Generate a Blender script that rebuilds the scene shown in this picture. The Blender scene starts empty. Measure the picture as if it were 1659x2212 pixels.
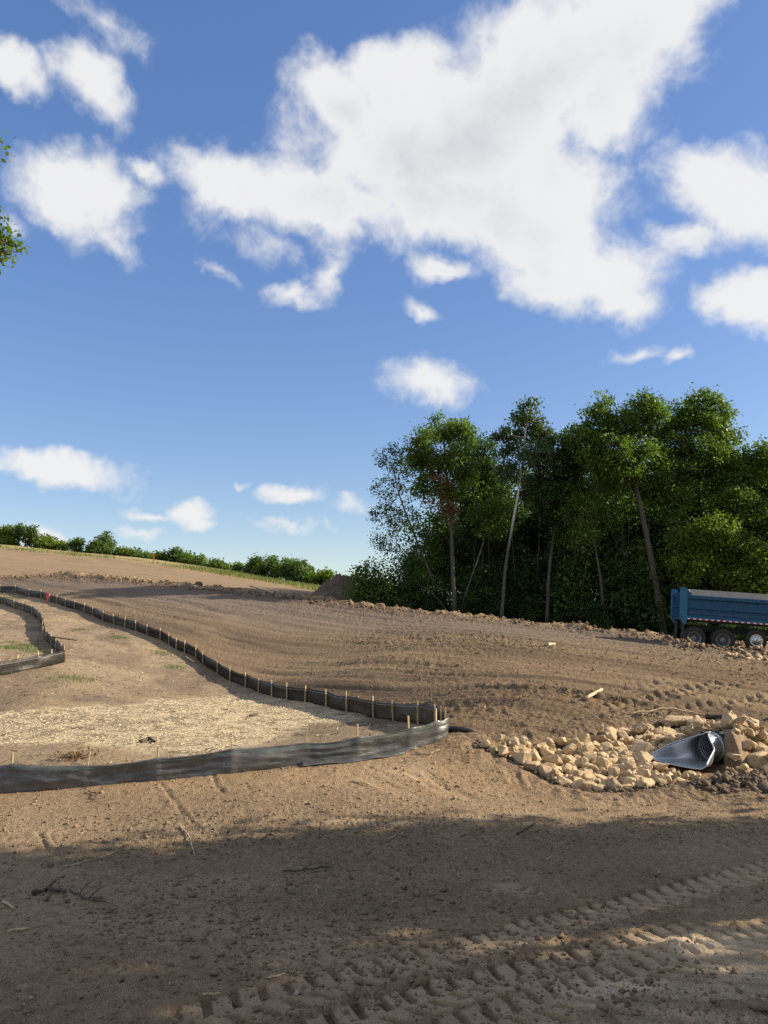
import bpy, bmesh, math, random
import numpy as np
from mathutils import Vector, Matrix

random.seed(7)
rng = np.random.default_rng(11)
S = bpy.context.scene
COL = S.collection
R = math.radians

# ---------------------------------------------------------------- camera
EYE = 3.2                      # eye height in metres above the reference level
PITCH = R(7.68)
FPX = 1661.0                   # focal length in pixels of a 1659 x 2212 picture
cam_d = bpy.data.cameras.new('camera')
cam = bpy.data.objects.new('camera', cam_d)
COL.objects.link(cam)
cam.location = (0, 0, EYE)
cam.rotation_euler = (R(90) + PITCH, 0, 0)
cam_d.sensor_fit = 'HORIZONTAL'
cam_d.sensor_width = 36.0
cam_d.lens = 36.0 * FPX / 1659.0
cam_d.clip_end = 6000
S.camera = cam

# ---------------------------------------------------------------- view
S.view_settings.view_transform = 'Standard'
S.view_settings.look = 'None'
S.view_settings.gamma = 1.0
S.view_settings.use_curve_mapping = False
S.view_settings.exposure = 1.0
S.render.engine = 'CYCLES'
S.cycles.use_denoising = False
S.cycles.max_bounces = 6
S.cycles.diffuse_bounces = 3
S.cycles.transparent_max_bounces = 8
S.cycles.transmission_bounces = 4

# ---------------------------------------------------------------- sun
SUN_AZ = R(4)                  # degrees beyond due right of the view
SUN_EL = R(27)
sd = Vector((math.cos(SUN_AZ) * math.cos(SUN_EL), math.sin(SUN_AZ) * math.cos(SUN_EL), math.sin(SUN_EL)))
sun_l = bpy.data.lights.new('sun', 'SUN')
sun_l.energy = 5.0
sun_l.angle = R(0.53)
sun_l.color = (1.0, 0.86, 0.66)
sun = bpy.data.objects.new('sun', sun_l)
sun.rotation_euler = (-sd).to_track_quat('-Z', 'Y').to_euler()
sun.location = (30, 0, 30)
COL.objects.link(sun)

# ---------------------------------------------------------------- pixel helpers
CP, SP = math.cos(PITCH), math.sin(PITCH)

def ray(u, v):
    a = (u - 829.5) / FPX
    b = (1106 - v) / FPX
    return np.array([a, CP - b * SP, SP + b * CP])

def at(u, v, d):               # point on the pixel's ray, d metres ahead
    r = ray(u, v)
    r = r * (d / r[1])
    return np.array([r[0], r[1], r[2] + EYE])

# ---------------------------------------------------------------- world: sky and clouds
SKY_STRENGTH = 0.14
W = bpy.data.worlds.new('World')
S.world = W
W.use_nodes = True
nt = W.node_tree
nt.nodes.clear()

def N(tree, kind, **kw):
    n = tree.nodes.new(kind)
    for k, v in kw.items():
        setattr(n, k, v)
    return n

def L(tree, a, b):
    tree.links.new(a, b)

def M_(tree, op, a, b=None, c=None, clamp=False):
    n = tree.nodes.new('ShaderNodeMath')
    n.operation = op
    n.use_clamp = clamp
    for i, x in enumerate((a, b, c)):
        if x is None:
            continue
        if isinstance(x, (int, float)):
            n.inputs[i].default_value = x
        else:
            tree.links.new(x, n.inputs[i])
    return n.outputs[0]

def VM(tree, op, a, b=None, scale=None):
    n = tree.nodes.new('ShaderNodeVectorMath')
    n.operation = op
    for i, x in enumerate((a, b)):
        if x is None:
            continue
        if isinstance(x, (tuple, list)):
            n.inputs[i].default_value = x
        else:
            tree.links.new(x, n.inputs[i])
    if scale is not None:
        n.inputs['Scale'].default_value = scale
    return n.outputs['Value'] if op in ('LENGTH', 'DOT_PRODUCT', 'DISTANCE') else n.outputs['Vector']

# clouds: direction of the centre, half sizes (in picture pixels), tilt, weight
CLOUDS = [
    (1180, 150, 340, 190, 12, 1.2), (1400, 70, 170, 140, 20, 1.15), (850, 165, 160, 95, 10, 1.0),
    (730, 215, 120, 95, -20, 1.0), (960, 300, 330, 190, 0, 1.25), (520, 400, 170, 80, -12, .95),
    (430, 350, 80, 50, -15, .6), (680, 440, 260, 95, -6, 1.05), (1040, 420, 340, 120, -8, 1.2),
    (1160, 500, 220, 110, -20, .95), (1230, 570, 210, 110, -18, 1.0), (1320, 635, 120, 60, -10, .8),
    (950, 575, 70, 32, -15, .6), (1290, 240, 140, 120, 0, .9), (560, 540, 120, 45, -20, .42),
    (170, 430, 150, 105, -15, .9), (160, 345, 60, 50, 0, .5), (230, 520, 90, 40, -20, .45), (315, 378, 50, 26, -10, .5),
    (210, 195, 95, 75, -35, .85), (40, 140, 110, 55, -25, .75), (220, 50, 110, 60, -20, .32),
    (1570, 430, 170, 100, -38, .95), (1480, 510, 110, 50, -15, .6), (1610, 660, 150, 75, -15, .95),
    (925, 830, 125, 55, -10, .66), (1470, 776, 34, 22, 0, .5), (1370, 765, 60, 16, 0, .35),
    (610, 640, 80, 30, 8, .5), (715, 595, 50, 40, 30, .5), (470, 590, 80, 24, -35, .42), (920, 660, 50, 18, -20, .38),
    (110, 1000, 180, 44, -9, .95), (620, 1062, 75, 22, -2, .72), (420, 1103, 66, 30, -8, .85), (330, 1097, 75, 16, -4, .6),
    (310, 1137, 70, 18, 0, .5), (440, 1132, 50, 12, 0, .5), (765, 1090, 60, 22, 0, .48), (110, 1165, 70, 30, -15, .95), (525, 1040, 20, 12, 0, .45),
    (640, 1130, 90, 14, -8, .36), (20, 480, 60, 40, -30, .4),
]

def azel(u, v):
    r = ray(u, v)
    r = r / np.linalg.norm(r)
    return math.atan2(r[0], r[1]), math.asin(r[2])

def cloud_group():
    g = bpy.data.node_groups.new('cloud_density', 'ShaderNodeTree')
    g.interface.new_socket('Dir', in_out='INPUT', socket_type='NodeSocketVector')
    g.interface.new_socket('Density', in_out='OUTPUT', socket_type='NodeSocketFloat')
    gi, go = N(g, 'NodeGroupInput'), N(g, 'NodeGroupOutput')
    d = VM(g, 'NORMALIZE', gi.outputs[0])
    sp = N(g, 'ShaderNodeSeparateXYZ')
    L(g, d, sp.inputs[0])
    az = M_(g, 'ARCTAN2', sp.outputs[0], sp.outputs[1])
    el = M_(g, 'ARCSINE', sp.outputs[2])
    cb = N(g, 'ShaderNodeCombineXYZ')
    L(g, az, cb.inputs[0]); L(g, el, cb.inputs[1])
    # domain warp, two scales
    wn = N(g, 'ShaderNodeTexNoise')
    wn.inputs['Scale'].default_value = 7.0; wn.inputs['Detail'].default_value = 4.5; wn.inputs['Roughness'].default_value = .68
    L(g, d, wn.inputs['Vector'])
    w = VM(g, 'SUBTRACT', wn.outputs['Color'], (.5, .5, .5))
    w = VM(g, 'SCALE', w, scale=.085)
    p = VM(g, 'ADD', cb.outputs[0], w)
    acc = None
    for (u, v, ru, rv, tilt, wt) in CLOUDS:
        a0, e0 = azel(u, v)
        a1, e1 = azel(u + 20, v)
        sx = abs(math.hypot(a1 - a0, e1 - e0)) / 20
        a2, e2 = azel(u, v + 20)
        sy = abs(math.hypot(a2 - a0, e2 - e0)) / 20
        mp = N(g, 'ShaderNodeMapping', vector_type='TEXTURE')
        mp.inputs['Location'].default_value = (a0, e0, 0)
        mp.inputs['Rotation'].default_value = (0, 0, R(tilt))
        mp.inputs['Scale'].default_value = (ru * sx, rv * sy, 1)
        L(g, p, mp.inputs['Vector'])
        fl = VM(g, 'MULTIPLY', mp.outputs[0], (1, 1, 0))
        ln = VM(g, 'LENGTH', fl)
        b = M_(g, 'MULTIPLY_ADD', ln, -wt, wt * 1.17)
        acc = b if acc is None else M_(g, 'SMOOTH_MAX', acc, b, .18)
    # the rest of the sky, away from the mapped part: unseen cumulus, cover raised for neutral fill light
    rest = N(g, 'ShaderNodeTexNoise')
    rest.inputs['Scale'].default_value = 2.3; rest.inputs['Detail'].default_value = 3.0
    L(g, d, rest.inputs['Vector'])
    rb = M_(g, 'MULTIPLY_ADD', rest.outputs['Fac'], 5.0, -2.25)
    fx = M_(g, 'ABSOLUTE', az)
    mx = M_(g, 'MULTIPLY_ADD', fx, 8.0, -5.2, clamp=True)     # |az| > .65 .. .78
    mz = M_(g, 'MULTIPLY_ADD', el, 8.0, -6.2, clamp=True)     # el > .78 .. .9
    mk = M_(g, 'MAXIMUM', mx, mz)
    hz = M_(g, 'MULTIPLY', M_(g, 'MULTIPLY_ADD', el, 10, -.3, clamp=True), mk)
    rb = M_(g, 'MULTIPLY_ADD', hz, 2.0, M_(g, 'ADD', rb, -2.0))
    acc = M_(g, 'MAXIMUM', acc, rb)
    fn = N(g, 'ShaderNodeTexNoise')
    fn.inputs['Scale'].default_value = 15.0; fn.inputs['Detail'].default_value = 7.0; fn.inputs['Roughness'].default_value = .63
    fn.inputs['Distortion'].default_value = .25
    L(g, d, fn.inputs['Vector'])
    n = M_(g, 'MULTIPLY_ADD', fn.outputs['Fac'], 1.35, -.675)
    tot = M_(g, 'ADD', acc, n)
    L(g, tot, go.inputs[0])
    return g

tc = N(nt, 'ShaderNodeTexCoord')
sky = N(nt, 'ShaderNodeTexSky', sky_type='NISHITA')
sky.sun_disc = False
sky.sun_elevation = SUN_EL
sky.sun_rotation = R(90) - SUN_AZ
sky.altitude = 250
sky.air_density = 1.0
sky.dust_density = .55
sky.ozone_density = 2.2
CG = cloud_group()
g1 = N(nt, 'ShaderNodeGroup'); g1.node_tree = CG
L(nt, tc.outputs['Generated'], g1.inputs[0])
g2 = N(nt, 'ShaderNodeGroup'); g2.node_tree = CG
off = VM(nt, 'ADD', tc.outputs['Generated'], (sd.x * .055, sd.y * .055, sd.z * .055 + .035))
L(nt, off, g2.inputs[0])

def smooth(tree, x, a, b):
    n = tree.nodes.new('ShaderNodeMapRange')
    n.interpolation_type = 'SMOOTHSTEP'
    n.inputs['From Min'].default_value = a
    n.inputs['From Max'].default_value = b
    tree.links.new(x, n.inputs['Value'])
    return n.outputs['Result']

alpha = smooth(nt, g1.outputs[0], -.02, .66)
alpha = M_(nt, 'MULTIPLY', alpha, .97)
# self shading: thick towards the sun = darker
thick = smooth(nt, g2.outputs[0], .2, 1.7)
deep = smooth(nt, g1.outputs[0], .4, 1.5)
shade = M_(nt, 'MULTIPLY', thick, deep)
cm = N(nt, 'ShaderNodeMix', data_type='RGBA')
L(nt, shade, cm.inputs['Factor'])
CB = 3.15
cm.inputs['A'].default_value = (CB * 1.0, CB * 1.0, CB * 1.0, 1)
cm.inputs['B'].default_value = (CB * .66, CB * .69, CB * .74, 1)
mixc = N(nt, 'ShaderNodeMix', data_type='RGBA')
L(nt, alpha, mixc.inputs['Factor'])
hs = N(nt, 'ShaderNodeHueSaturation')
hs.inputs['Saturation'].default_value = 1.52
hs.inputs['Hue'].default_value = .517
hs.inputs['Value'].default_value = 1.05
gm_ = N(nt, 'ShaderNodeGamma')
gm_.inputs['Gamma'].default_value = .62
L(nt, sky.outputs[0], gm_.inputs['Color'])
L(nt, gm_.outputs[0], hs.inputs['Color'])
L(nt, hs.outputs[0], mixc.inputs['A'])
L(nt, cm.outputs['Result'], mixc.inputs['B'])
bg = N(nt, 'ShaderNodeBackground')
bg.inputs['Strength'].default_value = SKY_STRENGTH
L(nt, mixc.outputs['Result'], bg.inputs['Color'])
wo = N(nt, 'ShaderNodeOutputWorld')
L(nt, bg.outputs[0], wo.inputs[0])
W.cycles.sampling_method = 'MANUAL'
W.cycles.sample_map_resolution = 512

# ---------------------------------------------------------------- noise
def _h(ix, iy, seed):
    n = (ix.astype(np.int64) * 374761393 + iy.astype(np.int64) * 668265263 + seed * 974634777) & 0xffffffff
    n = ((n ^ (n >> 13)) * 1274126177) & 0xffffffff
    n = (n ^ (n >> 16)) & 0xffff
    return n / 65535.0

def vn(x, y, seed=0):
    x = np.asarray(x, float); y = np.asarray(y, float)
    ix = np.floor(x); iy = np.floor(y)
    fx = x - ix; fy = y - iy
    fx = fx * fx * fx * (fx * (fx * 6 - 15) + 10)
    fy = fy * fy * fy * (fy * (fy * 6 - 15) + 10)
    a = _h(ix, iy, seed); b = _h(ix + 1, iy, seed); c = _h(ix, iy + 1, seed); d = _h(ix + 1, iy + 1, seed)
    return (a + (b - a) * fx) * (1 - fy) + (c + (d - c) * fx) * fy      # 0..1

def fbm(x, y, seed=0, oct=4, gain=.5, lac=2.03):
    t = 0; amp = 1; tot = 0
    for i in range(oct):
        t = t + amp * (vn(x, y, seed + i * 17) - .5)
        tot += amp
        amp *= gain
        x = x * lac * .8 + y * lac * .6 + 3.7; y2 = -x * .0 + y * lac + 1.3
        y = y2
    return t / tot * 2          # about -1..1

def billow(x, y, seed=0, oct=3):
    t = 0; amp = 1; tot = 0
    for i in range(oct):
        t = t + amp * np.abs(2 * vn(x, y, seed + i * 23) - 1)
        tot += amp; amp *= .5
        x, y = x * 1.66 + y * 1.2 + 5.1, y * 1.66 - x * 1.2 + 2.9
    return t / tot              # 0..1 creased at 0

def sstep(a, b, x):
    t = np.clip((x - a) / (b - a), 0, 1)
    return t * t * (3 - 2 * t)

def polyline_st(X, Y, P):      # along, across (signed), for the nearest piece
    P = np.asarray(P, float)
    best = np.full(X.shape, 1e9); s = np.zeros(X.shape); t = np.zeros(X.shape)
    acc = 0.0
    for i in range(len(P) - 1):
        ax, ay = P[i]; bx, by = P[i + 1]
        dx, dy = bx - ax, by - ay
        ln = math.hypot(dx, dy)
        k0 = ((X - ax) * dx + (Y - ay) * dy) / (ln * ln)
        k = np.clip(k0, 0, 1)
        px = X - ax - k * dx; py = Y - ay - k * dy
        dist = np.hypot(px, py)
        m = dist < best
        best = np.where(m, dist, best)
        kk = k0 if False else k
        s = np.where(m, acc + kk * ln, s)
        sg = np.sign(dx * (Y - ay) - dy * (X - ax))
        t = np.where(m, dist * sg, t)
        acc += ln
    return s, t, best, acc

def poly_sd(X, Y, P):          # signed distance to a polygon, negative inside
    P = np.asarray(P, float)
    best = np.full(X.shape, 1e9); inside = np.zeros(X.shape, bool)
    n = len(P)
    for i in range(n):
        ax, ay = P[i]; bx, by = P[(i + 1) % n]
        dx, dy = bx - ax, by - ay
        k = np.clip(((X - ax) * dx + (Y - ay) * dy) / (dx * dx + dy * dy + 1e-9), 0, 1)
        best = np.minimum(best, np.hypot(X - ax - k * dx, Y - ay - k * dy))
        c = ((ay > Y) != (by > Y))
        with np.errstate(divide='ignore', invalid='ignore'):
            xx = (bx - ax) * (Y - ay) / (by - ay + 1e-12) + ax
        inside ^= c & (X < xx)
    return np.where(inside, -best, best)

# ---------------------------------------------------------------- terrain
CTRL = [  # picture position and metres ahead, from sizes of fence stakes, truck, rocks
    (0, 2212, 5.9), (830, 2212, 6.0), (1659, 2212, 6.1), (-500, 2212, 5.9), (2100, 2212, 6.1),
    (0, 2000, 8.4), (830, 2000, 8.55), (1659, 2000, 8.7),
    (0, 1850, 11.9), (500, 1850, 11.8), (1000, 1850, 11.6), (1659, 1850, 11.2),
    (-500, 1850, 11.9), (2100, 1850, 11.2),
    (0, 1717, 15.0), (-500, 1740, 14.3), (338, 1687, 15.3), (662, 1645, 16.0), (965, 1590, 17.2), (887, 1613, 16.7), (800, 1705, 14.6),
    (1050, 1700, 14.9), (1250, 1710, 15.2), (1450, 1700, 15.4), (1659, 1680, 15.8), (2000, 1690, 15.5),
    (1050, 1610, 16.9), (1300, 1640, 17.0), (1500, 1650, 16.8), (1300, 1565, 19.2), (1480, 1560, 19.6), (1659, 1565, 19.3), (2000, 1560, 19.4),
    (0, 1600, 19.2), (300, 1600, 19.3), (600, 1600, 18.9), (0, 1540, 24.3), (400, 1540, 24.3), (750, 1580, 19.8),
    (852, 1556, 22.3), (809, 1547.5, 23.8), (750, 1537.5, 25.3), (706, 1527.6, 26.8), (621, 1515, 28.5), (560, 1495, 31), (532, 1482.5, 32.6), (440, 1436, 37), (366, 1395, 40),
    (295, 1362, 43), (223, 1340, 47), (142, 1311, 52), (63, 1288.5, 58), (0, 1280, 62.5), (-200, 1270, 68),
    (0, 1462, 28.5), (140, 1432, 31), (112, 1401, 35.5), (95, 1365, 41), (70, 1338, 46), (0, 1306, 54), (250, 1450, 32), (-300, 1400, 36),
    (1100, 1500, 22.4), (1100, 1420, 28.5), (1000, 1380, 34), (1100, 1345, 45), (1350, 1500, 22.0), (1350, 1420, 29),
    (1659, 1500, 22.0), (1659, 1450, 27), (1498, 1403, 36.5), (1585, 1410, 36.2), (1680, 1419, 35.8), (2000, 1440, 35), (2000, 1480, 27),
    (1498, 1394, 39), (1700, 1405, 39), (1350, 1390, 34.5), (1420, 1400, 33.5),
    (830, 1420, 31), (700, 1380, 38.5), (830, 1350, 41.5), (600, 1340, 44.5), (830, 1320, 49.5), (700, 1300, 53.5), (500, 1278, 59), (330, 1262, 64), (140, 1245, 70), (-200, 1235, 74),
    (400, 1300, 52), (200, 1265, 61),
    (0, 1178, 150), (300, 1207, 140), (502, 1237, 126), (702, 1270, 112), (-250, 1150, 155),
    (0, 1212, 104), (300, 1232, 94), (502, 1255, 84), (702, 1282, 73),
    (1430, 1374, 56), (980, 1330, 60), (1180, 1348, 58), (1308, 1363, 57), (1650, 1384, 54), (1300, 1368, 46), (1050, 1342, 50), (900, 1318, 66), (1100, 1330, 70), (1400, 1352, 72), (1650, 1362, 72), (800, 1292, 80), (1200, 1300, 95), (1700, 1320, 90), (2000, 1380, 50),
]
_pts = np.array([at(*c) for c in CTRL])
_pts = np.vstack([_pts, [(-14, 1, .3), (0, 1, .35), (14, 1, .3), (-16, 7, .1), (16, 8, .1)]])
_A = _pts[:, :2] / 10.0
def _phi(r2):
    return .5 * r2 * np.log(r2 + 1e-9)
_n = len(_A)
_K = _phi(((_A[:, None, :] - _A[None]) ** 2).sum(-1)) + np.eye(_n) * .012
_Pm = np.hstack([np.ones((_n, 1)), _A])
_sys = np.block([[_K, _Pm], [_Pm.T, np.zeros((3, 3))]])
_sol = np.linalg.solve(_sys, np.concatenate([_pts[:, 2], np.zeros(3)]))

def tps(X, Y):
    x = X / 10; y = Y / 10
    z = _sol[_n] + _sol[_n + 1] * x + _sol[_n + 2] * y
    for i in range(_n):
        z = z + _sol[i] * _phi((x - _A[i, 0]) ** 2 + (y - _A[i, 1]) ** 2)
    return z

def base_h(X, Y):
    X = np.asarray(X, float); Y = np.asarray(Y, float)
    q = np.clip(X / np.maximum(Y, 1), -.62, .62)
    yc = np.interp(q, [-.6, -.5, -.32, -.2, -.08, .1, .5], [156, 150, 140, 126, 112, 98, 92])
    over = np.maximum(Y - yc, 0)
    y2 = np.clip(np.where(Y > yc, yc + 14 * (1 - np.exp(-over / 14)), Y), 1, None)
    xl = np.clip(X, -.68 * np.maximum(y2, 20), .66 * np.maximum(y2, 21))
    x2 = np.where(Y > yc, np.clip(X * y2 / np.maximum(Y, 1), -.68 * y2, .66 * y2), xl)
    z = tps(x2, y2)
    fall = np.maximum(Y - yc - 8, 0)
    z = z - .11 * fall
    side = np.maximum(np.abs(X) - 120, 0)
    far = np.hypot(X, Y)
    k = sstep(170, 420, far)
    z = z * (1 - k) + k * (-1.0)
    return np.maximum(z, -1.0)

def plan(u, v, d):
    p = at(u, v, d)
    return (p[0], p[1])

# windrow of loose soil along the edge of the wood, and tracks
BERM = [plan(-200, 1236, 74), plan(140, 1245, 70), plan(330, 1262, 64), plan(500, 1278, 59), plan(700, 1299, 53.5), plan(830, 1318, 49.5), plan(1050, 1336, 46), plan(1280, 1362, 42.3), plan(1400, 1376, 40.6), plan(1480, 1385, 39.8), plan(1700, 1392, 40)]
BERM2 = [plan(1455, 1402, 34.6), plan(1560, 1408, 34.4), plan(1659, 1416, 34.0), plan(1900, 1426, 33.6)]
RIP = [plan(1035, 1612, 16.7), plan(1110, 1640, 16.2), plan(1190, 1688, 15.3), plan(1290, 1708, 15.0), plan(1420, 1704, 15.2), plan(1530, 1682, 15.8), plan(1680, 1660, 16.3), plan(1760, 1640, 16.8),
       plan(1760, 1570, 19), plan(1640, 1575, 18.8), plan(1540, 1572, 19.1), plan(1440, 1556, 19.6), plan(1350, 1564, 19.2), plan(1240, 1585, 18), plan(1140, 1597, 17.4)]
TRK = [  # tyre tracks: pixels with distance from the ground under them, half width, pitch, depth
    ([(330, 2235, 5.75), (620, 2160, 6.35), (930, 2072, 7.35), (1205, 2000, 8.6), (1430, 1940, 9.6), (1720, 1858, 11.1)], .29, .24, .075, 0),
    ([(560, 2290, 5.3), (970, 2150, 6.5), (1180, 2098, 7.1), (1395, 2046, 7.8), (1560, 2000, 8.5)], .28, .24, .08, 0),
    ([(900, 2300, 5.25), (1080, 2205, 6.1), (1260, 2150, 6.6), (1445, 2085, 7.3), (1600, 2040, 7.9), (1750, 1990, 8.7)], .28, .24, .07, 0),
    ([(1180, 1945, 9.4), (1100, 1918, 9.9), (1010, 1935, 9.6)], .22, .22, .045, 1),
]
_hcache = {}

def grd_from_px(u, v, fn):
    r = ray(u, v)
    ts = np.geomspace(3, 260, 2600)
    y = ts * r[1]; x = ts * r[0]; z = EYE + ts * r[2]
    g = fn(x, y)
    b = np.nonzero(z <= g)[0]
    if len(b) == 0:
        return np.array([x[-1], y[-1], g[-1]])
    i = b[0]
    if i == 0:
        return np.array([x[0], y[0], g[0]])
    a0 = z[i - 1] - g[i - 1]; a1 = z[i] - g[i]
    k = a0 / (a0 - a1 + 1e-9)
    t = ts[i - 1] + (ts[i] - ts[i - 1]) * k
    xx, yy = t * r[0], t * r[1]
    return np.array([xx, yy, float(fn(np.array([xx]), np.array([yy]))[0])])

def bxy(u, v):
    p = grd_from_px(u, v, base_h)
    return (p[0], p[1])

TRACKS = []
for pts, hw, pitch, depth, kind in TRK:
    TRACKS.append(([bxy(u, v) for (u, v, _) in pts], hw, pitch, depth, 0))
for pts, hw, pitch, depth in [
    ([(1300, 1532), (1400, 1512), (1500, 1492), (1600, 1476), (1720, 1460)], .32, .34, .12),
    ([(1260, 1512), (1380, 1484), (1470, 1470)], .26, .34, .05),
    ([(1340, 1550), (1500, 1528), (1720, 1505)], .35, .34, .05),
    ([(880, 1590 + 60), (950, 1700), (1060, 1745)], .20, .10, .012),
    ([(680, 1770), (900, 1776), (1050, 1765), (1190, 1745)], .16, .11, .016),
    ([(760, 1662), (840, 1700), (930, 1735)], .14, .10, .012),
]:
    TRACKS.append(([bxy(u, v) for u, v in pts], hw, pitch, depth, 0))
RILLS = [[bxy(u, v) for u, v in p] for p in (
    [(338, 1690), (372, 1728), (405, 1765), (440, 1800)],
    [(462, 1672), (470, 1700), (482, 1712)],
    [(80, 1800), (95, 1830), (130, 1855)],
    [(110, 1802), (125, 1840)],
    [(790, 1652), (870, 1690), (960, 1722), (1010, 1735)],
    [(820, 1646), (900, 1672), (990, 1710), (1080, 1738)],
)]
STRK = np.array((.72, -.69))   # direction the dozer worked
POND = [bxy(965, 1590), bxy(852, 1556), bxy(706, 1527.6), bxy(532, 1482.5), bxy(366, 1395), bxy(223, 1340), bxy(63, 1288.5), bxy(-200, 1270), bxy(-600, 1400), bxy(-500, 1740), bxy(22, 1717), bxy(500, 1672), bxy(774, 1634)]

PIPE_C = None

def detail_h(X, Y, out=None):
    """worked soil relief on the smooth terrain, and the masks the colours use"""
    r = np.hypot(X, Y)
    us = X * STRK[0] + Y * STRK[1]; vs = X * .69 + Y * .72
    sp = poly_sd(X, Y, POND)
    bs, bt, bd, _ = polyline_st(X, Y, BERM)
    pond = sstep(.25, -.25, sp)
    fore = sstep(15.5, 12.5, Y + fbm(X * .3, Y * .3, 5, 2) * .6) * (1 - pond)
    behind = sstep(-.6, .6, bt) * (1 - fore)                       # beyond the windrow
    field = (1 - pond) * (1 - fore) * (1 - behind) * sstep(15.5, 18.5, Y)
    bank = np.clip(1 - field - fore - pond - behind, 0, 1)
    near = sstep(60, 25, r)
    # wide undulation
    z = fbm(X * .12, Y * .12, 1, 3) * .10 * sstep(5, 20, r)
    z = z + fbm(X * .6, Y * .6, 2, 3) * .03
    # tyre tracks: two rows of bars pressed by the lugs, soil squeezed up between and beside them
    tm = np.zeros(X.shape); tin = np.zeros(X.shape); zt = np.zeros(X.shape)
    for i, (P, hw, pitch, depth, kind) in enumerate(TRACKS):
        s, t, d, ln = polyline_st(X, Y, P)
        t = t + .02 * fbm(X * 1.2, Y * 1.2, 131 + i, 2)
        endm = sstep(0, .5, s) * sstep(ln, ln - .5, s)
        fade = endm * (.62 + .38 * sstep(-.5, .1, fbm(s * .35, t * .3 + i * 7, 140 + i, 2)))
        inn = sstep(hw + .025, hw - .015, np.abs(t))
        side = (t > 0).astype(float)
        ph = (s + .5 * pitch * side - .35 * np.abs(t)) / pitch + .05 * fbm(s * 2, t * 2, 150 + i, 2)
        fr = ph - np.floor(ph)
        lug = sstep(.06, .12, fr) * sstep(.46, .38, fr) * sstep(.0, .03, np.abs(t) - .02)
        w_ = fade * inn
        zt = zt * (1 - w_) + w_ * depth * (.22 - lug * 1.1 + .12 * fbm(X * 9, Y * 9, 155 + i, 2))
        zt = zt + fade * .55 * depth * np.exp(-((np.abs(t) - hw - .06) / .05) ** 2) * (.3 + 1.1 * vn(s * 7, t * 7, 161 + i))
        tin = np.maximum(tin, w_)
        tm = np.where(w_ > .05, w_ * (2 * lug - 1), tm)
    z = z + zt
    # field: passes of the blade, churned clods in patches
    passes = np.abs(fbm(us * .06, vs * 1.05, 31, 3, .55))
    z = z + field * (.14 * (passes - .3)) + field * .055 * fbm(us * .22, vs * 2.6, 37, 4, .6)
    churn = sstep(-.25, .35, fbm(us * .09, vs * .22, 41, 3)) * .85 + .15
    rough = field * churn * (.5 + .5 * sstep(55, 24, r))
    cl = (1 - billow(X * 2.6, Y * 2.6, 51, 3))
    z = z + rough * (.10 * (cl - .55) + .05 * fbm(X * 6.5, Y * 6.5, 55, 3))
    # grouser marks across the passes
    gm = np.sin(us * 2 * math.pi / .2 + fbm(X * .8, Y * .8, 61, 2) * 3.0)
    z = z + field * .010 * gm * sstep(.1, .5, fbm(us * .15, vs * .8, 63, 2)) * sstep(45, 25, r)
    # windrow
    lump = .5 + .6 * vn(bs * .7, bt * .7, 71) + .6 * fbm(bs * 1.9, bt * 1.9, 72, 4)
    hgt = np.interp(bs, np.linspace(0, bs.max() + 1e-6, 12), [.28, .32, .36, .36, .34, .36, .34, .32, .34, .36, .36, .3])
    z = z + hgt * lump * np.exp(-(bd / .75) ** 2)
    s2, t2, d2, _ = polyline_st(X, Y, BERM2)
    z = z + .30 * (.55 + .55 * vn(s2 * .9, t2 * .9, 73) + .5 * fbm(s2 * 2.0, t2 * 2.0, 74, 4)) * np.exp(-(d2 / .6) ** 2)
    z = z + .16 * np.exp(-((bt + 1.9) / .5) ** 2) * (1 - billow(bs * 1.6, bt * 1.6, 75, 3)) * (bd < 6)
    churn2 = np.maximum(np.exp(-((bt + 1.5) / 2.2) ** 2), np.exp(-(d2 / 1.3) ** 2)) * (1 - fore)
    z = z + churn2 * .085 * (.6 - billow(X * 2.1, Y * 2.1, 77, 3))
    # bank and pond: fairly smooth with little clods
    z = z + bank * (.022 * fbm(X * 2.2, Y * 2.2, 81, 4) + .014 * (.6 - billow(X * 5.0, Y * 5.0, 82, 2)))
    z = z + pond * (.03 * fbm(X * 1.6, Y * 1.6, 85, 4) + .02 * (.6 - billow(X * 4.0, Y * 4.0, 86, 3)))
    # foreground: compacted, gritty
    grit = (.55 - billow(X * 7.5, Y * 7.5, 91, 3))
    patch = sstep(-.35, .3, fbm(X * .35, Y * .5, 93, 3))
    z = z + fore * (.018 * fbm(X * 2.0, Y * 2.0, 94, 4) + (1 - .9 * tin) * (.055 * grit * (.25 + .75 * patch) + .007 * fbm(X * 22, Y * 22, 95, 2)))
    # loose soil right of the rocks and along their lower edge
    rs = poly_sd(X, Y, RIP)
    lip = np.exp(-((rs - .35) / .42) ** 2) * (1 - pond)
    z = z + lip * (.06 + .10 * (.55 - billow(X * 3.2, Y * 3.2, 97, 3)))
    loose = sstep(4.2, 6.2, X) * np.exp(-((Y - 15.0) / .9) ** 2)
    z = z + loose * (.13 * (.6 - billow(X * 2.7, Y * 2.7, 99, 3)) + .03 * fbm(X * 7, Y * 7, 98, 2))
    z = z - .16 * sstep(.1, -.6, rs)
    # rills
    for i, P in enumerate(RILLS):
        s, t, d, ln = polyline_st(X + .05 * fbm(X * 3, Y * 3, 101 + i, 2), Y + .05 * fbm(X * 3, Y * 3, 111 + i, 2), P)
        z = z - .026 * np.exp(-(d / .03) ** 2) * (.75 + .3 * vn(s * 9, s * 0, 120 + i)) + .014 * np.exp(-((d - .09) / .05) ** 2) * vn(X * 14, Y * 14, 121)
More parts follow.
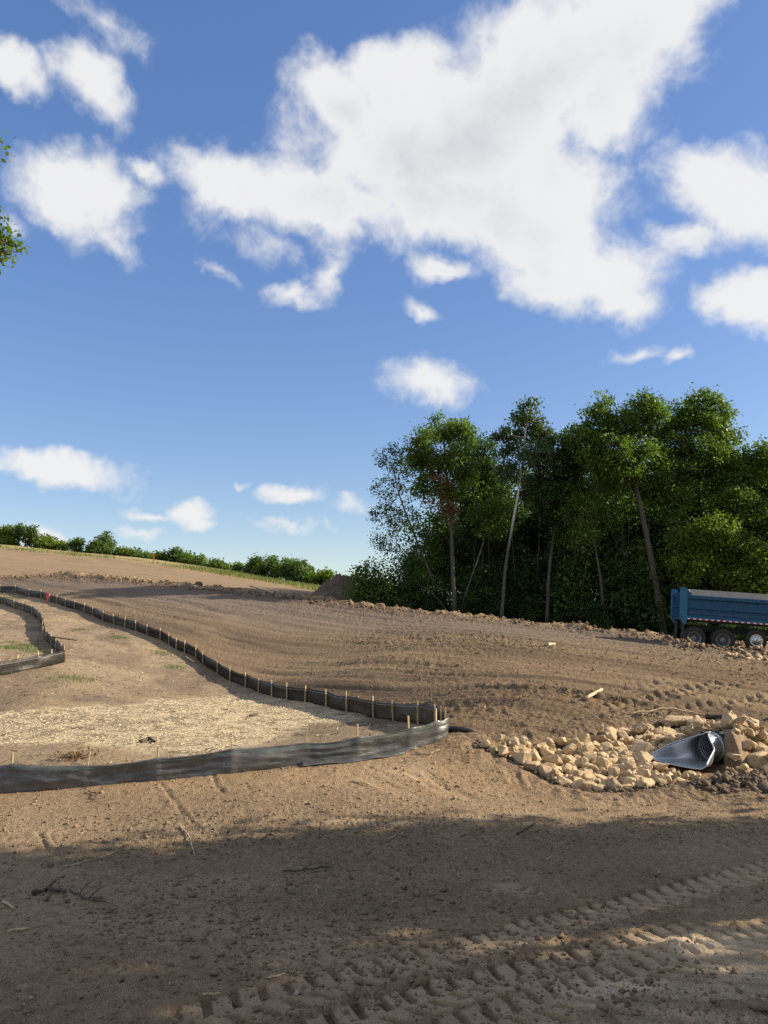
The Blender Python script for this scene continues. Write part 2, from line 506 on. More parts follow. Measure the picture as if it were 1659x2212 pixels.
    if out is not None:
        out.update(pond=pond, fore=fore, field=field, bank=bank, behind=behind, churn=rough, bd=bd, bt=bt, bs=bs, us=us, vs=vs, rs=rs,
                   passes=passes, tm=tm, tin=tin, loose=loose, patch=patch, churn2=churn2, lip=lip)
    return z

def ground_h(X, Y):
    X = np.atleast_1d(np.asarray(X, float)); Y = np.atleast_1d(np.asarray(Y, float))
    return base_h(X, Y) + detail_h(X, Y)

def gz(x, y):
    return float(ground_h(x, y)[0])

def gpx(u, v):                 # where the ray through a pixel meets the ground
    return grd_from_px(u, v, base_h) * np.array([1, 1, 0]) + np.array([0, 0, 1]) * 0 if False else _gpx(u, v)

def _gpx(u, v):
    p = grd_from_px(u, v, base_h)
    p[2] = gz(p[0], p[1])
    return p

# ---------------------------------------------------------------- mesh helpers
def link(o, parent=None):
    COL.objects.link(o)
    if parent is not None:
        o.parent = parent
    return o

def mesh_np(name, V, F, mats, smooth=True, parent=None, fmat=None):
    """V (n,3) array, F list/array of faces (all tris or all quads, or list of arrays)"""
    me = bpy.data.meshes.new(name)
    V = np.ascontiguousarray(V, dtype=np.float32)
    if isinstance(F, np.ndarray):
        Fs = [F]
    else:
        Fs = F
    me.vertices.add(len(V))
    me.vertices.foreach_set('co', V.ravel())
    nl = sum(f.size for f in Fs); npol = sum(len(f) for f in Fs)
    me.loops.add(nl); me.polygons.add(npol)
    me.loops.foreach_set('vertex_index', np.concatenate([f.ravel() for f in Fs]).astype(np.int32))
    tot = np.concatenate([np.full(len(f), f.shape[1]) for f in Fs]).astype(np.int32)
    st = np.concatenate([[0], np.cumsum(tot)[:-1]]).astype(np.int32)
    me.polygons.foreach_set('loop_start', st)
    try:
        me.polygons.foreach_set('loop_total', tot)
    except Exception:
        pass
    if smooth:
        me.polygons.foreach_set('use_smooth', np.ones(npol, bool))
    if not isinstance(mats, (list, tuple)):
        mats = [mats]
    for m in mats:
        me.materials.append(m)
    if fmat is not None:
        me.polygons.foreach_set('material_index', np.asarray(fmat, np.int32))
    me.update(calc_edges=True)
    o = bpy.data.objects.new(name, me)
    return link(o, parent)

def empty(name, loc=(0, 0, 0), rot=(0, 0, 0)):
    o = bpy.data.objects.new(name, None)
    o.empty_display_size = .3
    o.location = loc
    o.rotation_euler = rot
    return link(o)

def tag(o, label=None, cat=None, group=None, kind=None):
    if label: o['label'] = label
    if cat: o['category'] = cat
    if group: o['group'] = group
    if kind: o['kind'] = kind
    return o

class MB:
    """collects shapes into one mesh"""
    def __init__(self):
        self.V = []; self.F = {3: [], 4: []}; self.n = 0; self.ng = []
    def add(self, V, F):
        V = np.asarray(V, float)
        for f in F:
            self.F[len(f)].append([i + self.n for i in f]) if len(f) in (3, 4) else self.ng.append([i + self.n for i in f])
        self.V.append(V); self.n += len(V)
        return self
    def box(self, lo, hi, bev=0.0):
        x0, y0, z0 = lo; x1, y1, z1 = hi
        if bev <= 0:
            V = [(x0, y0, z0), (x1, y0, z0), (x1, y1, z0), (x0, y1, z0), (x0, y0, z1), (x1, y0, z1), (x1, y1, z1), (x0, y1, z1)]
            F = [(0, 3, 2, 1), (4, 5, 6, 7), (0, 1, 5, 4), (1, 2, 6, 5), (2, 3, 7, 6), (3, 0, 4, 7)]
            return self.add(V, F)
        bm = bmesh.new()
        bmesh.ops.create_cube(bm, size=1)
        for v in bm.verts:
            v.co = Vector(((x0 + x1) / 2 + v.co.x * (x1 - x0), (y0 + y1) / 2 + v.co.y * (y1 - y0), (z0 + z1) / 2 + v.co.z * (z1 - z0)))
        bmesh.ops.bevel(bm, geom=bm.edges[:], offset=bev, segments=2, affect='EDGES', profile=.6)
        return self.bm(bm)
    def bm(self, bm):
        bm.verts.index_update()
        V = [tuple(v.co) for v in bm.verts]
        F = [tuple(v.index for v in f.verts) for f in bm.faces]
        bm.free()
        return self.add(V, F)
    def prism(self, poly, y0, y1):      # polygon in x,z pulled along y
        n = len(poly)
        V = [(x, y0, z) for x, z in poly] + [(x, y1, z) for x, z in poly]
        F = [tuple(range(n)), tuple(range(2 * n - 1, n - 1, -1))]
        F += [(i, i + n, (i + 1) % n + n, (i + 1) % n) for i in range(n)]
        return self.add(V, F)
    def tube(self, P, rad, sides=7, cap=True):
        P = [Vector(p) for p in P]
        if isinstance(rad, (int, float)):
            rad = [rad] * len(P)
        V = []; F = []
        up = Vector((0, 0, 1))
        for i, p in enumerate(P):
            t = (P[min(i + 1, len(P) - 1)] - P[max(i - 1, 0)]).normalized()
            a = t.cross(Vector((.31, .95, .05)) if abs(t.y) < .9 else Vector((1, 0, 0))).normalized()
            b = t.cross(a)
            for k in range(sides):
                an = 2 * math.pi * k / sides
                V.append(tuple(p + (a * math.cos(an) + b * math.sin(an)) * rad[i]))
        for i in range(len(P) - 1):
            for k in range(sides):
                F.append((i * sides + k, i * sides + (k + 1) % sides, (i + 1) * sides + (k + 1) % sides, (i + 1) * sides + k))
        if cap:
            F.append(tuple(range(sides))[::-1]); F.append(tuple(range((len(P) - 1) * sides, len(P) * sides)))
        return self.add(V, F)
    def lathe(self, prof, c=(0, 0, 0), sides=28):   # profile (y, r) turned round the y axis
        V = []; F = []
        for (y, r) in prof:
            for k in range(sides):
                an = 2 * math.pi * k / sides
                V.append((c[0] + r * math.cos(an), c[1] + y, c[2] + r * math.sin(an)))
        for i in range(len(prof) - 1):
            for k in range(sides):
                F.append((i * sides + k, (i + 1) * sides + k, (i + 1) * sides + (k + 1) % sides, i * sides + (k + 1) % sides))
        return self.add(V, F)
    def build(self, name, mat, parent=None, smooth=False):
        me = bpy.data.meshes.new(name)
        V = np.vstack(self.V)
        me.from_pydata([tuple(v) for v in V], [], self.F[3] + self.F[4] + self.ng)
        for m in (mat if isinstance(mat, (list, tuple)) else [mat]):
            me.materials.append(m)
        if smooth:
            for p in me.polygons:
                p.use_smooth = True
        me.validate()
        o = bpy.data.objects.new(name, me)
        return link(o, parent)

# ---------------------------------------------------------------- materials
def mat(name, color=(.5, .5, .5), rough=.8, metal=0.0, spec=.5, var=0.0, vscale=6.0, bump=0.0, bscale=30.0, coat=0.0, color2=None, obj=True):
    m = bpy.data.materials.new(name)
    m.use_nodes = True
    t = m.node_tree
    b = t.nodes['Principled BSDF']
    b.inputs['Roughness'].default_value = rough
    b.inputs['Metallic'].default_value = metal
    b.inputs['Specular IOR Level'].default_value = spec
    b.inputs['Coat Weight'].default_value = coat
    b.inputs['Base Color'].default_value = (*color, 1)
    tcn = N(t, 'ShaderNodeTexCoord')
    if var > 0 or color2 is not None:
        nz = N(t, 'ShaderNodeTexNoise')
        nz.inputs['Scale'].default_value = vscale; nz.inputs['Detail'].default_value = 5; nz.inputs['Roughness'].default_value = .65
        L(t, tcn.outputs['Object'], nz.inputs['Vector'])
        rp = N(t, 'ShaderNodeValToRGB')
        c2 = color2 if color2 is not None else tuple(c * (1 - var) for c in color)
        c1 = color if color2 is not None else tuple(min(1, c * (1 + var)) for c in color)
        rp.color_ramp.elements[0].position = .34; rp.color_ramp.elements[0].color = (*c2, 1)
        rp.color_ramp.elements[1].position = .66; rp.color_ramp.elements[1].color = (*c1, 1)
        L(t, nz.outputs['Fac'], rp.inputs['Fac'])
        L(t, rp.outputs[0], b.inputs['Base Color'])
    if bump > 0:
        bz = N(t, 'ShaderNodeTexNoise')
        bz.inputs['Scale'].default_value = bscale; bz.inputs['Detail'].default_value = 5
        L(t, tcn.outputs['Object'], bz.inputs['Vector'])
        bp = N(t, 'ShaderNodeBump')
        bp.inputs['Strength'].default_value = bump; bp.inputs['Distance'].default_value = .02
        L(t, bz.outputs['Fac'], bp.inputs['Height'])
        L(t, bp.outputs[0], b.inputs['Normal'])
    return m

# ================================================================ ground
def soil_material():
    m = bpy.data.materials.new('soil')
    m.use_nodes = True
    t = m.node_tree
    b = t.nodes['Principled BSDF']
    b.inputs['Roughness'].default_value = .95
    b.inputs['Specular IOR Level'].default_value = .15
    at_ = N(t, 'ShaderNodeAttribute', attribute_name='soil')
    ro_ = N(t, 'ShaderNodeAttribute', attribute_name='rough')
    fi_ = N(t, 'ShaderNodeAttribute', attribute_name='fine')
    fine = fi_.outputs['Fac']
    tcn = N(t, 'ShaderNodeTexCoord')
    def noise(sc, det, ro):
        n = N(t, 'ShaderNodeTexNoise')
        n.inputs['Scale'].default_value = sc; n.inputs['Detail'].default_value = det; n.inputs['Roughness'].default_value = ro
        L(t, tcn.outputs['Object'], n.inputs['Vector'])
        return n.outputs['Fac']
    n1 = noise(.9, 4, .64); n2 = noise(9, 4, .74); n3 = noise(60, 2, .6)
    k = M_(t, 'MULTIPLY_ADD', n1, .5, .75)
    k = M_(t, 'MULTIPLY', k, M_(t, 'MULTIPLY_ADD', M_(t, 'SUBTRACT', n2, .5), M_(t, 'MULTIPLY', fine, 1.5), 1.0))
    k = M_(t, 'MULTIPLY', k, M_(t, 'MULTIPLY_ADD', M_(t, 'SUBTRACT', n3, .5), M_(t, 'MULTIPLY', fine, 1.0), 1.0))
    mx = N(t, 'ShaderNodeMix', data_type='RGBA', blend_type='MULTIPLY')
    mx.inputs['Factor'].default_value = 1.0
    cb = N(t, 'ShaderNodeCombineColor')
    L(t, k, cb.inputs[0]); L(t, k, cb.inputs[1]); L(t, k, cb.inputs[2])
    L(t, at_.outputs['Color'], mx.inputs['A']); L(t, cb.outputs[0], mx.inputs['B'])
    L(t, mx.outputs['Result'], b.inputs['Base Color'])
    # clods: creased lumps, strong where the soil is churned; streaks left by the blade
    mu = N(t, 'ShaderNodeMapping'); mu.inputs['Rotation'].default_value = (0, 0, math.atan2(.69, .72)); mu.inputs['Scale'].default_value = (.5, 4.5, 1)
    L(t, tcn.outputs['Object'], mu.inputs[0])
    sn = N(t, 'ShaderNodeTexNoise'); sn.inputs['Scale'].default_value = 1.0; sn.inputs['Detail'].default_value = 4; sn.inputs['Roughness'].default_value = .6
    L(t, mu.outputs[0], sn.inputs['Vector'])
    vo = N(t, 'ShaderNodeTexVoronoi', feature='F1'); vo.inputs['Scale'].default_value = 6.5; vo.inputs['Detail'].default_value = 0; vo.inputs['Randomness'].default_value = 1
    nw = N(t, 'ShaderNodeTexNoise'); nw.inputs['Scale'].default_value = 5; nw.inputs['Detail'].default_value = 1
    L(t, tcn.outputs['Object'], nw.inputs['Vector'])
    wv = VM(t, 'ADD', tcn.outputs['Object'], VM(t, 'SCALE', nw.outputs['Color'], scale=.22))
    L(t, wv, vo.inputs['Vector'])
    big = M_(t, 'MULTIPLY', M_(t, 'SUBTRACT', noise(5.5, 4, .74), M_(t, 'MULTIPLY', vo.outputs['Distance'], .9)), M_(t, 'MULTIPLY_ADD', ro_.outputs['Fac'], 2.3, .2))
    st = M_(t, 'MULTIPLY', sn.outputs['Fac'], M_(t, 'MULTIPLY_ADD', ro_.outputs['Fac'], 2.2, .15))
    h = M_(t, 'ADD', M_(t, 'MULTIPLY', noise(15, 4, .76), 1.0), M_(t, 'MULTIPLY', noise(48, 2, .7), .55))
    h = M_(t, 'MULTIPLY', h, fine)
    h = M_(t, 'ADD', h, M_(t, 'ADD', M_(t, 'MULTIPLY', big, M_(t, 'MULTIPLY_ADD', fine, .6, .4)), st))
    bp = N(t, 'ShaderNodeBump')
    bp.inputs['Strength'].default_value = 1.0; bp.inputs['Distance'].default_value = .055
    L(t, h, bp.inputs['Height']); L(t, bp.outputs[0], b.inputs['Normal'])
    return m

SOIL = soil_material()

def soil_color(X, Y, o):
    """colour of the soil: kinds of soil, dampness, mulch, shade painted in the tread marks"""
    def mixc(c, col, k):
        k = np.clip(k, 0, 1)[:, None]
        return c * (1 - k) + np.array(col)[None] * k
    c = np.tile(np.array((.185, .131, .080)), (len(X), 1))
    us, vs = o['us'], o['vs']
    f1 = fbm(us * .05, vs * .28, 201, 4); f2 = fbm(us * .12, vs * .9, 203, 4); f3 = fbm(X * .5, Y * .5, 205, 4)
    c = mixc(c, (.235, .168, .102), o['field'] * sstep(-.2, .4, f1) * .8)
    c = mixc(c, (.105, .075, .051), o['field'] * sstep(-.05, .45, f2) * .8)
    c = mixc(c, (.160, .110, .068), o['field'] * np.clip(o['churn'], 0, 1) * sstep(34, 22, np.hypot(X, Y)) * .7)
    # greyer, damp strip below the windrow
    bd, bt = o['bd'], o['bt']
    strip = np.exp(-((bt + 5.0 + 2.2 * f1) / 4.2) ** 2) * o['field']
    c = mixc(c, (.150, .118, .092), strip * .9)
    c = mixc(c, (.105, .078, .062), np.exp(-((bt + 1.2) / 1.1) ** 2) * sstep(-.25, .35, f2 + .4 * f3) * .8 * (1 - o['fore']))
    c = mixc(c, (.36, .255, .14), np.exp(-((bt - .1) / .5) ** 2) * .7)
    # beyond: dry tan field, grass near the crest
    far = o['behind']
    c = mixc(c, (.225, .160, .098), far * .95)
    c = mixc(c, (.165, .120, .078), far * sstep(-.1, .4, f2) * .7)
    yc = np.interp(np.clip(X / np.maximum(Y, 1), -.6, .6), [-.6, -.5, -.32, -.2, -.08, .1, .5], [156, 150, 140, 126, 112, 98, 92])
    edge = sstep(yc - 13, yc - 1, Y + 6 * f3)
    c = mixc(c, (.30, .245, .12), edge * far * .75)
    c = mixc(c, (.19, .19, .075), edge * far * sstep(.0, .5, fbm(X * .25, Y * .12, 207, 3) + .3 * sstep(-50, -10, X)) * .55)
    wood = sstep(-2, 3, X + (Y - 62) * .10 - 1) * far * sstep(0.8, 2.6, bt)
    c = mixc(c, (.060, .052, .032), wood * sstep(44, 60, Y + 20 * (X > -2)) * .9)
    # bank
    c = mixc(c, (.295, .206, .124), o['bank'])
    c = mixc(c, (.35, .265, .175), o['bank'] * sstep(.0, .5, f3) * sstep(-3, 1, X) * .6)
    # silt pond floor
    c = mixc(c, (.255, .195, .130), o['pond'])
    c = mixc(c, (.170, .130, .090), o['pond'] * sstep(-.05, .4, f3) * .75)
    c = mixc(c, (.155, .118, .083), o['pond'] * sstep(.05, .4, fbm(X * .9 + 7, Y * .45, 209, 4)) * .6)
    c = mixc(c, (.32, .24, .14), o['pond'] * sstep(.15, .5, fbm(X * .2, Y * .2, 211, 3)) * .6)
    wx = X + .9 * fbm(X * .5, Y * .5, 213, 4); wy = Y + 1.3 * fbm(X * .5, Y * .5, 214, 4)
    m1 = poly_sd(wx, wy, MULCH)
    hole = poly_sd(wx, wy, MULCH_HOLE)
    k = sstep(.45, -.45, m1) * sstep(-.5, .35, hole) * o['pond']
    k = k * (.30 + .70 * sstep(-.35, .25, fbm(X * 2.2, Y * 2.2, 217, 4)))
    c = mixc(c, (.48, .40, .265), k)
    o['mulch'] = k
    # foreground: greyer fines, pale dry wheel paths
    c = mixc(c, (.275, .205, .130), o['fore'])
    c = mixc(c, (.185, .138, .088), o['fore'] * o['patch'] * .6)
    c = mixc(c, (.34, .265, .18), o['fore'] * np.clip(-o['tm'], 0, 1) * .6)
    c = mixc(c, (.125, .092, .062), o['fore'] * np.clip(o['tm'], 0, 1) * .7)  # shade in the lug recesses painted into the soil colour
    pale = sstep(.35, -.5, poly_sd(wx, wy, PALE))
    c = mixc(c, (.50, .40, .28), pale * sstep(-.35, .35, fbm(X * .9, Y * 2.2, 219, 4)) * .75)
    c = mixc(c, (.135, .100, .072), o['loose'] * .6)
    c = mixc(c, (.17, .125, .085), np.exp(-((o['rs'] - .25) / .3) ** 2) * .55 * (1 - o['pond']))
    c = mixc(c, (.19, .14, .09), sstep(.05, -.2, o['rs']) * .8)
    return np.clip(c, 0, 1)

MULCH = [bxy(-400, 1545), bxy(0, 1545), bxy(300, 1528), bxy(480, 1500), bxy(600, 1492), bxy(720, 1525), bxy(800, 1548), bxy(650, 1570), bxy(560, 1600), bxy(420, 1640), bxy(250, 1640), bxy(-400, 1660)]
MULCH_HOLE = [bxy(-400, 1608), bxy(30, 1612), bxy(160, 1604), bxy(300, 1612), bxy(430, 1622), bxy(300, 1650), bxy(-400, 1680)]
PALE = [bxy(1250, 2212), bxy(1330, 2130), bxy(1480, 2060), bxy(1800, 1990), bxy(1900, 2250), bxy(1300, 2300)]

def build_ground():
    A = [-math.pi]
    def seg(a, b, n):
        return list(np.linspace(a, b, n, endpoint=False))
    th = seg(R(-180), R(-75), 40) + seg(R(-75), R(-31), 60) + seg(R(-31), R(31), 600) + seg(R(31), R(75), 60) + seg(R(75), R(180), 40)
    th = np.array(th)
    rr = [1.0]
    while rr[-1] < 5.0: rr.append(rr[-1] * 1.06)
    while rr[-1] < 13.5: rr.append(rr[-1] * 1.0032)
    while rr[-1] < 100: rr.append(rr[-1] * 1.0052)
    while rr[-1] < 170: rr.append(rr[-1] * 1.012)
    while rr[-1] < 3200: rr.append(rr[-1] * 1.09)
    rr = np.array(rr)
    T, Q = np.meshgrid(th, rr)
    X = (Q * np.sin(T)).ravel(); Y = (Q * np.cos(T)).ravel()
    o = {}
    near = np.hypot(X, Y) < 200
    Z = base_h(X, Y)
    D = detail_h(X, Y, o)
    Z = Z + D * np.where(near, 1, 0)
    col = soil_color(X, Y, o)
    outside = sstep(170, 260, np.hypot(X, Y))[:, None]
    col = col * (1 - outside) + np.array((.12, .14, .05))[None] * outside
    nr, nc = len(rr), len(th)
    V = np.column_stack([X, Y, Z])
    V = np.vstack([V, [[0, 0, float(base_h(np.array([0.]), np.array([1.]))[0])]]])
    i = np.arange(nr - 1)[:, None]; j = np.arange(nc)[None]
    a = i * nc + j; b = i * nc + (j + 1) % nc
    F = np.stack([a, a + nc, b + nc, b], -1).reshape(-1, 4)[:, ::-1]
    jj = np.arange(nc)
    F3 = np.stack([np.full(nc, nr * nc), jj, (jj + 1) % nc], -1)[:, ::-1]
    g = mesh_np('ground', V, [F, F3], SOIL, smooth=True)
    ca = g.data.attributes.new('soil', 'FLOAT_COLOR', 'POINT')
    cc = np.ones((len(V), 4), np.float32)
    cc[:-1, :3] = col; cc[-1, :3] = col[0]
    ca.data.foreach_set('color', cc.ravel())
    ra = g.data.attributes.new('rough', 'FLOAT', 'POINT')
    rv = np.zeros(len(V), np.float32)
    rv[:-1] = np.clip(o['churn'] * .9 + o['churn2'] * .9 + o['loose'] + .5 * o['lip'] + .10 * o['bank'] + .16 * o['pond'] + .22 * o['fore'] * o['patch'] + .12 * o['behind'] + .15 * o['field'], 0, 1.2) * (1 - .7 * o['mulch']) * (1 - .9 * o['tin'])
    ra.data.foreach_set('value', rv)
    fa = g.data.attributes.new('fine', 'FLOAT', 'POINT')
    fv = np.ones(len(V), np.float32)
    fv[:-1] = (.12 + .88 * sstep(60, 18, np.hypot(X, Y))) * (1 - .6 * o['tin'])     # detail too small to see far off is left out
    fa.data.foreach_set('value', fv)
    g['kind'] = 'structure'
    g['label'] = 'bare graded brown soil of the sloping building site'
    return g

GROUND = build_ground()

# ================================================================ silt fences
def fabric_material(name, ca, cb, spec, trn):
    m = bpy.data.materials.new(name)
    m.use_nodes = True
    t = m.node_tree
    b = t.nodes['Principled BSDF']
    b.inputs['Base Color'].default_value = (.030, .029, .027, 1)
    b.inputs['Roughness'].default_value = .42
    b.inputs['Specular IOR Level'].default_value = spec
    tcn = N(t, 'ShaderNodeTexCoord')
    nz = N(t, 'ShaderNodeTexNoise')
    nz.inputs['Scale'].default_value = 18; nz.inputs['Detail'].default_value = 5
    mp = N(t, 'ShaderNodeMapping'); mp.inputs['Scale'].default_value = (.5, .5, 2.2)
    L(t, tcn.outputs['Object'], mp.inputs[0]); L(t, mp.outputs[0], nz.inputs['Vector'])
    rp = N(t, 'ShaderNodeMapRange'); rp.inputs['To Min'].default_value = .26; rp.inputs['To Max'].default_value = .56
    L(t, nz.outputs['Fac'], rp.inputs[0]); L(t, rp.outputs[0], b.inputs['Roughness'])
    n2 = N(t, 'ShaderNodeTexNoise'); n2.inputs['Scale'].default_value = 3.5; n2.inputs['Detail'].default_value = 6
    L(t, tcn.outputs['Object'], n2.inputs['Vector'])
    cr = N(t, 'ShaderNodeValToRGB')
    cr.color_ramp.elements[0].position = .42; cr.color_ramp.elements[0].color = (*ca, 1)
    cr.color_ramp.elements[1].position = .75; cr.color_ramp.elements[1].color = (*cb, 1)
    L(t, n2.outputs['Fac'], cr.inputs['Fac']); L(t, cr.outputs[0], b.inputs['Base Color'])
    bp = N(t, 'ShaderNodeBump'); bp.inputs['Strength'].default_value = .5; bp.inputs['Distance'].default_value = .02
    L(t, nz.outputs['Fac'], bp.inputs['Height']); L(t, bp.outputs[0], b.inputs['Normal'])
    tr = N(t, 'ShaderNodeBsdfTranslucent'); tr.inputs['Color'].default_value = (.10, .07, .035, 1)
    ms = N(t, 'ShaderNodeMixShader'); ms.inputs[0].default_value = trn
    L(t, b.outputs[0], ms.inputs[1]); L(t, tr.outputs[0], ms.inputs[2])
    L(t, ms.outputs[0], t.nodes['Material Output'].inputs['Surface'])
    return m

FABRIC = fabric_material('woven_fabric', (.016, .015, .013), (.034, .029, .023), .25, .06)
FABRIC_F = fabric_material('sunlit_fabric', (.055, .056, .058), (.125, .124, .122), 1.0, .05)  # same cloth in a lighter copy, sun on the front run put into colour
WOOD = mat('stake_wood', (.46, .35, .21), .8, var=.25, vscale=9, bump=.3, bscale=60)
STRIPE = mat('green_thread', (.10, .22, .14), .6)
PALE_THREAD = mat('pale_thread', (.30, .30, .28), .6)
SKIRT = mat('skirt_film', (.32, .32, .31), .4, var=.3, vscale=4, bump=.5, bscale=8)

def resample(P, step):
    P = np.asarray(P, float)
    s = np.concatenate([[0], np.cumsum(np.hypot(*np.diff(P[:, :2], axis=0).T))])
    n = max(2, int(s[-1] / step) + 1)
    q = np.linspace(0, s[-1], n)
    return np.column_stack([np.interp(q, s, P[:, k]) for k in range(P.shape[1])]), q, s

def silt_fence(name, label, stakes, heights, stake_h, side, step=.10, stripe=STRIPE, stripe_at=.84, tilt=None, wr=1.0, seed=0, rows=9, cloth=None):
    """stakes: plan points; side +1: stakes stand on the left of the run, -1 on the right"""
    P = np.asarray([(p[0], p[1]) for p in stakes])
    root = empty(name, (P[0, 0], P[0, 1], gz(*P[0])))
    o0 = Vector(root.location)
    tag(root, label, 'silt fence')
    Pc = np.column_stack([P, heights])
    Q, q, s = resample(Pc, step)
    T = np.gradient(Q[:, :2], axis=0); T /= np.linalg.norm(T, axis=1)[:, None]
    Nn = np.column_stack([-T[:, 1], T[:, 0]])
    # nearest stake distance as share of the bay
    idx = np.clip(np.searchsorted(s, q) - 1, 0, len(s) - 2)
    fr = (q - s[idx]) / (s[idx + 1] - s[idx])
    bay = 4 * fr * (1 - fr)
    zg = ground_h(Q[:, 0], Q[:, 1])
    k = np.ones(9) / 9
    zs = np.convolve(np.pad(zg, 4, mode='edge'), k, 'valid')
    V = []
    for r in range(rows):
        f = r / (rows - 1)
        sag = .035 * bay * f * f * (1 + .5 * np.sin(idx * 2.1 + seed))
        hh = Q[:, 2] * f
        # taut horizontal folds and some belly in each bay
        belly = .05 * bay * math.sin(math.pi * min(f * 1.05, 1)) * np.sin(idx * 1.7 + 1 + seed)
        fold = .026 * wr * fbm(q * .9 + seed * 9, q * .35 + f * 7.0, 300 + seed, 3) * (.35 + .65 * bay)
        fold = fold + .012 * wr * fbm(q * 3.2, f * 9.0 + q * 1.2, 310 + seed, 3)
        lean = .03 * np.sin(q * .9 + seed) * f
        crease = -.012 * np.exp(-((np.minimum(fr, 1 - fr) * (s[idx + 1] - s[idx])) / .06) ** 2) * side
        off = belly + fold + lean + crease
        x = Q[:, 0] + Nn[:, 0] * off; y = Q[:, 1] + Nn[:, 1] * off
        z = zs + hh - sag + (-.07 if r == 0 else 0)
        V.append(np.column_stack([x - o0.x, y - o0.y, z - o0.z]))
    n = len(Q)
    VV = np.vstack(V)
    i = np.arange(rows - 1)[:, None]; j = np.arange(n - 1)[None]
    a = i * n + j
    F = np.stack([a, a + 1, a + n + 1, a + n], -1).reshape(-1, 4)
    fab = mesh_np('fabric', VV, F, cloth or FABRIC, True, root)
    sm = fab.modifiers.new('thickness', 'SOLIDIFY'); sm.thickness = .004; sm.offset = 0
    # coloured thread woven in near the top, seen on both faces
    f0 = stripe_at
    r0 = f0 * (rows - 1); ra = int(r0); kk = r0 - ra
    base = V[ra] * (1 - kk) + V[ra + 1] * kk
    for sg in (-1, 1):
        offv = np.column_stack([Nn * sg * .006, np.zeros(n)])
        lo = base + offv; hi = lo + np.array([0, 0, .010])
        mesh_np('thread', np.vstack([lo, hi]), np.stack([np.arange(n - 1), np.arange(1, n), np.arange(1, n) + n, np.arange(n - 1) + n], -1), stripe, True, fab)
    rs = random.Random(seed + 5)
    for i, p in enumerate(P):
        t = T[min(np.searchsorted(q, s[i]), n - 1)]
        nn = np.array([-t[1], t[0]]) * side
        w = .016
        g0 = float(np.interp(s[i], q, zs))
        c = Vector((p[0] + nn[0] * .045 - o0.x, p[1] + nn[1] * .045 - o0.y, 0))
        lean = (tilt or {}).get(i, rs.uniform(-.05, .05))
        lean2 = rs.uniform(-.01, .06)
        h = stake_h[i] if isinstance(stake_h, (list, tuple)) else stake_h * rs.uniform(.94, 1.08)
        mb = MB()
        z0 = g0 - o0.z - .2; z1 = g0 - o0.z + h
        pts = []
        for z in (z0, z1):
            sh = (z - (g0 - o0.z))
            cx = c.x + t[0] * lean * sh + nn[0] * lean2 * sh; cy = c.y + t[1] * lean * sh + nn[1] * lean2 * sh
            for (aa, bb) in ((-1, -1), (1, -1), (1, 1), (-1, 1)):
                pts.append((cx + (t[0] * aa + nn[0] * bb) * w, cy + (t[1] * aa + nn[1] * bb) * w, z))
        mb.add(pts, [(0, 3, 2, 1), (4, 5, 6, 7), (0, 1, 5, 4), (1, 2, 6, 5), (2, 3, 7, 6), (3, 0, 4, 7)])
        mb.build('stake', WOOD, root)
    return root, Q, Nn, zs

def px_h(u, vb, vt):           # height in metres of something standing on the ground at a pixel
    p = bxy(u, vb)
    return (at(u, vt, p[1])[2] - at(u, vb, p[1])[2])

# front run, stakes behind the cloth
nf = [(-300, 1728, 1668), (-140, 1724, 1662), (22, 1717, 1654), (179, 1704, 1656), (338, 1688, 1637), (500, 1672, 1618), (662, 1647, 1600), (774, 1635, 1586), (887, 1614, 1568), (945, 1602, 1556), (967, 1592, 1549)]
FRONT_P = [bxy(u, v) for u, v, t in nf]
FRONT_H = [px_h(u, v, t) for u, v, t in nf]
st = [h + .12 for h in FRONT_H]
for i, tp in ((2, 1641), (3, 1634), (4, 1624), (5, 1605), (6, 1588), (7, 1570), (8, 1553), (9, 1541)):
    st[i] = px_h(nf[i][0], nf[i][1], tp) + .09
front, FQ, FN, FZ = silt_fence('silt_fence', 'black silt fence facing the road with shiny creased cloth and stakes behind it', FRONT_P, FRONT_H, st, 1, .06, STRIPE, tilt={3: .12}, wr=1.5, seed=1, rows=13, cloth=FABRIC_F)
# loose flap of film along its foot
for (a, b) in ((640, 900),):
    k0 = int(np.argmin(np.hypot(FQ[:, 0] - bxy(a, 1680)[0], FQ[:, 1] - FQ[:, 1])))
    k1 = int(np.argmin(np.hypot(FQ[:, 0] - bxy(b, 1612)[0], FQ[:, 1] - FQ[:, 1])))
    o0 = front.location
    n = k1 - k0
    rows = []
    for r in range(4):
        f = r / 3
        wv = (.10 + .10 * vn(np.arange(n) * .07, np.zeros(n), 340 + a)) * f
        x = FQ[k0:k1, 0] - FN[k0:k1, 0] * (.02 + wv); y = FQ[k0:k1, 1] - FN[k0:k1, 1] * (.02 + wv)
        z = ground_h(x, y) + .012 + .05 * (1 - f) + .03 * f * vn(np.arange(n) * .2, np.full(n, f), 345)
        rows.append(np.column_stack([x - o0.x, y - o0.y, z - o0.z]))
    i = np.arange(3)[:, None]; j = np.arange(n - 1)[None]; aa = i * n + j
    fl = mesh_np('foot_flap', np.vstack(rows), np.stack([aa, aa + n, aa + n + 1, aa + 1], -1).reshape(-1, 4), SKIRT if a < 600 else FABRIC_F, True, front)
    fl.modifiers.new('thickness', 'SOLIDIFY').thickness = .004

